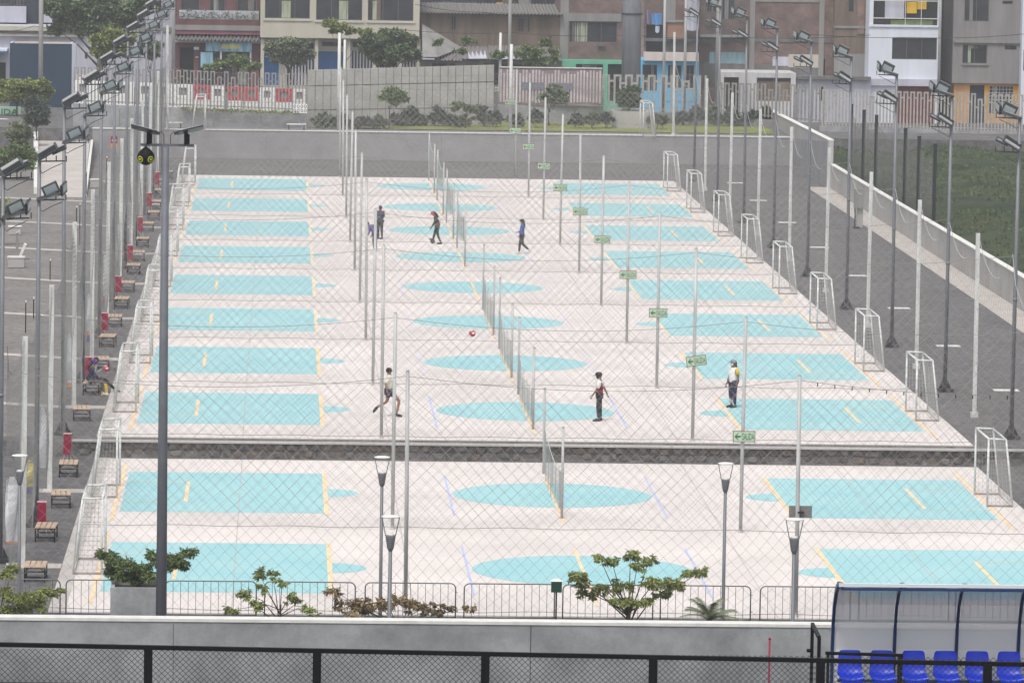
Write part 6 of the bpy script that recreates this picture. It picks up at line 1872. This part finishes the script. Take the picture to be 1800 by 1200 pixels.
# plaza furniture
def block(u, v, w, d, h, label, mt='cap', name='concrete_block', cat='block', z=0):
    p = at_z(u, v, z); t = thing(name, p, label, cat)
    mb = MB(); mb.box(-w/2, w/2, 0, d, 0, h-.06); mb.build('body', M['concrete_l'], t)
    mb = MB(); mb.box(-w/2-.03, w/2+.03, -.03, d+.03, h-.06, h); mb.build('top', M[mt], t)
block(26, 412, .62, .5, .42, 'pale concrete block on the left plaza beside the dark pole')
block(28, 470, .75, .5, .50, 'pale concrete seat with tilted back on the left plaza')
p = at_z(40, 455, 0); t = thing('tilted_slab', p, 'pale slab leaning beside the concrete seat on the plaza', 'slab'); mb = MB(); mb.obox((0,0,.42), Vector((.12,0,.3)), Vector((0,.35,0)), Vector((.06,0,-.02))); mb.build('slab', M['cap'], t)
p = at_z(30, 440, 0); t = thing('info_post', p, 'short pale post with slanted top behind the concrete seat', 'post'); mb = MB(); mb.box(-.06,.06,-.05,.05,0,.85); mb.build('post', M['cement'], t); mb = MB(); mb.obox((.03,0,.9), Vector((.09,0,.06)), Vector((0,.08,0)), Vector((-.01,0,.015))); mb.build('top', M['cap'], t)
for n, (u, vt, vb) in enumerate([(134,362,437),(140,357,430),(109,405,490),(88,455,492),(59,522,560),(45,528,585),(4,605,752),(187,275,350),(152,300,345)]):
    p = at_z(u, vb, 0); q = at_y(u, vt, p.y)
    t = thing('garden_post', p, 'thin black post with a small pale cap left of the courts, %s of its kind' % WORD[n].replace('nearest','first'), 'post', 'thin black posts left of the courts')
    mb = MB(); mb.tube([(0,0,0),(0,0,q.z-.1)], .022, 6); mb.build('post', M['black'], t)
    mb = MB(); mb.tube([(0,0,q.z-.1),(.02,0,q.z)], .03, 6); mb.build('cap', M['cap'], t)
block(168, 330, .6, .3, .5, 'white slab table beside the ramp behind the fence', name='slab_table', cat='table')
for u, v, w in ((305, 226, .55), (521, 230, .6)):
    p = at_z(u, v, 1.75)
    t = thing('bench', (p.x, max(p.y, 336.8), 1.74), 'small white bench on top of the back wall, %s' % ('left one' if u < 400 else 'right one'), 'bench')
    mb = MB(); mb.box(-w, w, 0, .4, .33, .40); mb.build('seat', M['cap'], t)
    for s in (-1, 1): mb = MB(); mb.box(s*w*.8-.04, s*w*.8+.04, .05, .35, 0, .33); mb.build('leg', M['dark'], t)
# red poster on the fence, utility cabinet on the right
x0, x1, z0, z1 = wbox(195, 240, 206, 259, 330)
t = thing('red_poster', ((x0+x1)/2, 330, 0), 'red and orange poster on a pole near the far left corner', 'poster')
mb = MB(); mb.box(-.2, .2, 0, .03, z0+.25, z1); mb.build('sheet', M['red'], t)
mb = MB(); mb.box(-.2, .2, 0, .03, z0, z0+.24); mb.build('orange_foot', M['bannero'], t)
mb = MB(); mb.box(-.14, .14, -.012, -.002, z1-.3, z1-.2); mb.build('white_mark', M['cap'], t); mb = MB(); mb.tube([(0,.06,0),(0,.06,z1)], .03, 6); mb.build('pole', M['galv'], t)
p = at_z(1507, 400, 0)
t = thing('utility_cabinet', p, 'grey electrical cabinet on a pedestal beside the right path', 'cabinet')
mb = MB(); mb.box(-.05,.28,-.1,.2,0,1.1); mb.build('pedestal', M['concrete_l'], t)
mb = MB(); mb.box(-.23,.28,-.28,-.101,1.05,2.05); mb.build('cabinet', M['cement'], t)
mb = MB(); mb.tube([(-.16,-.15,1.05),(-.14,-.15,.6),(-.17,-.15,.3),(-.15,-.15,0)], .04, 6); mb.box(-.3,.1,-.35,0,0,.06); mb.build('conduit', M['dark'], t)
# black beads on the front cable at right, as in small birds' spikes: clips
x0 = POSTX[1]
mb = MB()
for k in range(22):
    f = (k+1)/23; x = POSTX[1] + (PX1-POSTX[1])*f
    z = FZ[0] + HF - .12 - .35*4*f*(1-f)
    mb.obox((x, FY[0]+.03, z-.05), Vector((.012,0,0)), Vector((0,.012,0)), Vector((0,0,.05)))
fo = [o for o in COL.objects if o.name == 'court_fence'][0]
o = link('cable_clips', mb.mesh('cable_clips', M['black']), fo); o.location = (-XC, -FY[0], -FZ[0]); o['kind'] = 'stuff'
# grass along the left wall foot on top
mb = MB(); rn = random.Random(8)
for k in range(70):
    f = k/69; q = at_y(320+205*f, 190+8*f, 338.95); leaves(mb, (q.x, q.y, q.z), (.18,.08,.06), 10, .2, .4, rn)
o = mb.build('wall_grass', M['leaf_yel']); o['kind'] = 'stuff'; o['label'] = 'grass tufts hanging over the top of the left far wall'

# power cables in front of the houses
for n, (pts, lab) in enumerate([([(700,52),(900,58),(1110,62),(1300,66),(1530,62)], 'thin black power cable sagging across the brick houses'),
                                ([(1400,58),(1600,66),(1800,60)], 'thin black power cable crossing the white building'),
                                ([(-10,56),(60,46),(150,52)], 'black power cable across the pale wall at the upper left'),
                                ([(730,8),(850,22),(985,30)], 'slack power cable above the brown sheet metal storey')]):
    Y = 379; c = at_y(*pts[len(pts)//2], Y)
    t = thing('power_cable', c, lab, 'cable')
    q = []
    P3 = [at_y(u, v, Y) - c for u, v in pts]
    for a, b in zip(P3[:-1], P3[1:]):
        for k in range(8):
            f = k/8; p = a.lerp(b, f); p.z -= .15*4*f*(1-f); q.append(p)
    q.append(P3[-1]); mb = MB(); wire(mb, q, .022); mb.build('cable', M['black'], t)

# ------------------------------------------------------------------ haze
mb = MB(); mb.box(-760, 760, -230, 1060, -2.0, 26.0)
hz = bpy.data.materials.new('haze'); hz.use_nodes = True
t_ = hz.node_tree
for n in list(t_.nodes): t_.nodes.remove(n)
pv = t_.nodes.new('ShaderNodeVolumePrincipled'); pv.inputs['Color'].default_value = (.93,.94,.97,1)
pv.inputs['Density'].default_value = HAZE; pv.inputs['Anisotropy'].default_value = .1
ou = t_.nodes.new('ShaderNodeOutputMaterial'); t_.links.new(pv.outputs[0], ou.inputs['Volume'])
o = mb.build('haze', hz); o['kind'] = 'stuff'; o['label'] = 'thin pale haze in the air over the whole place'
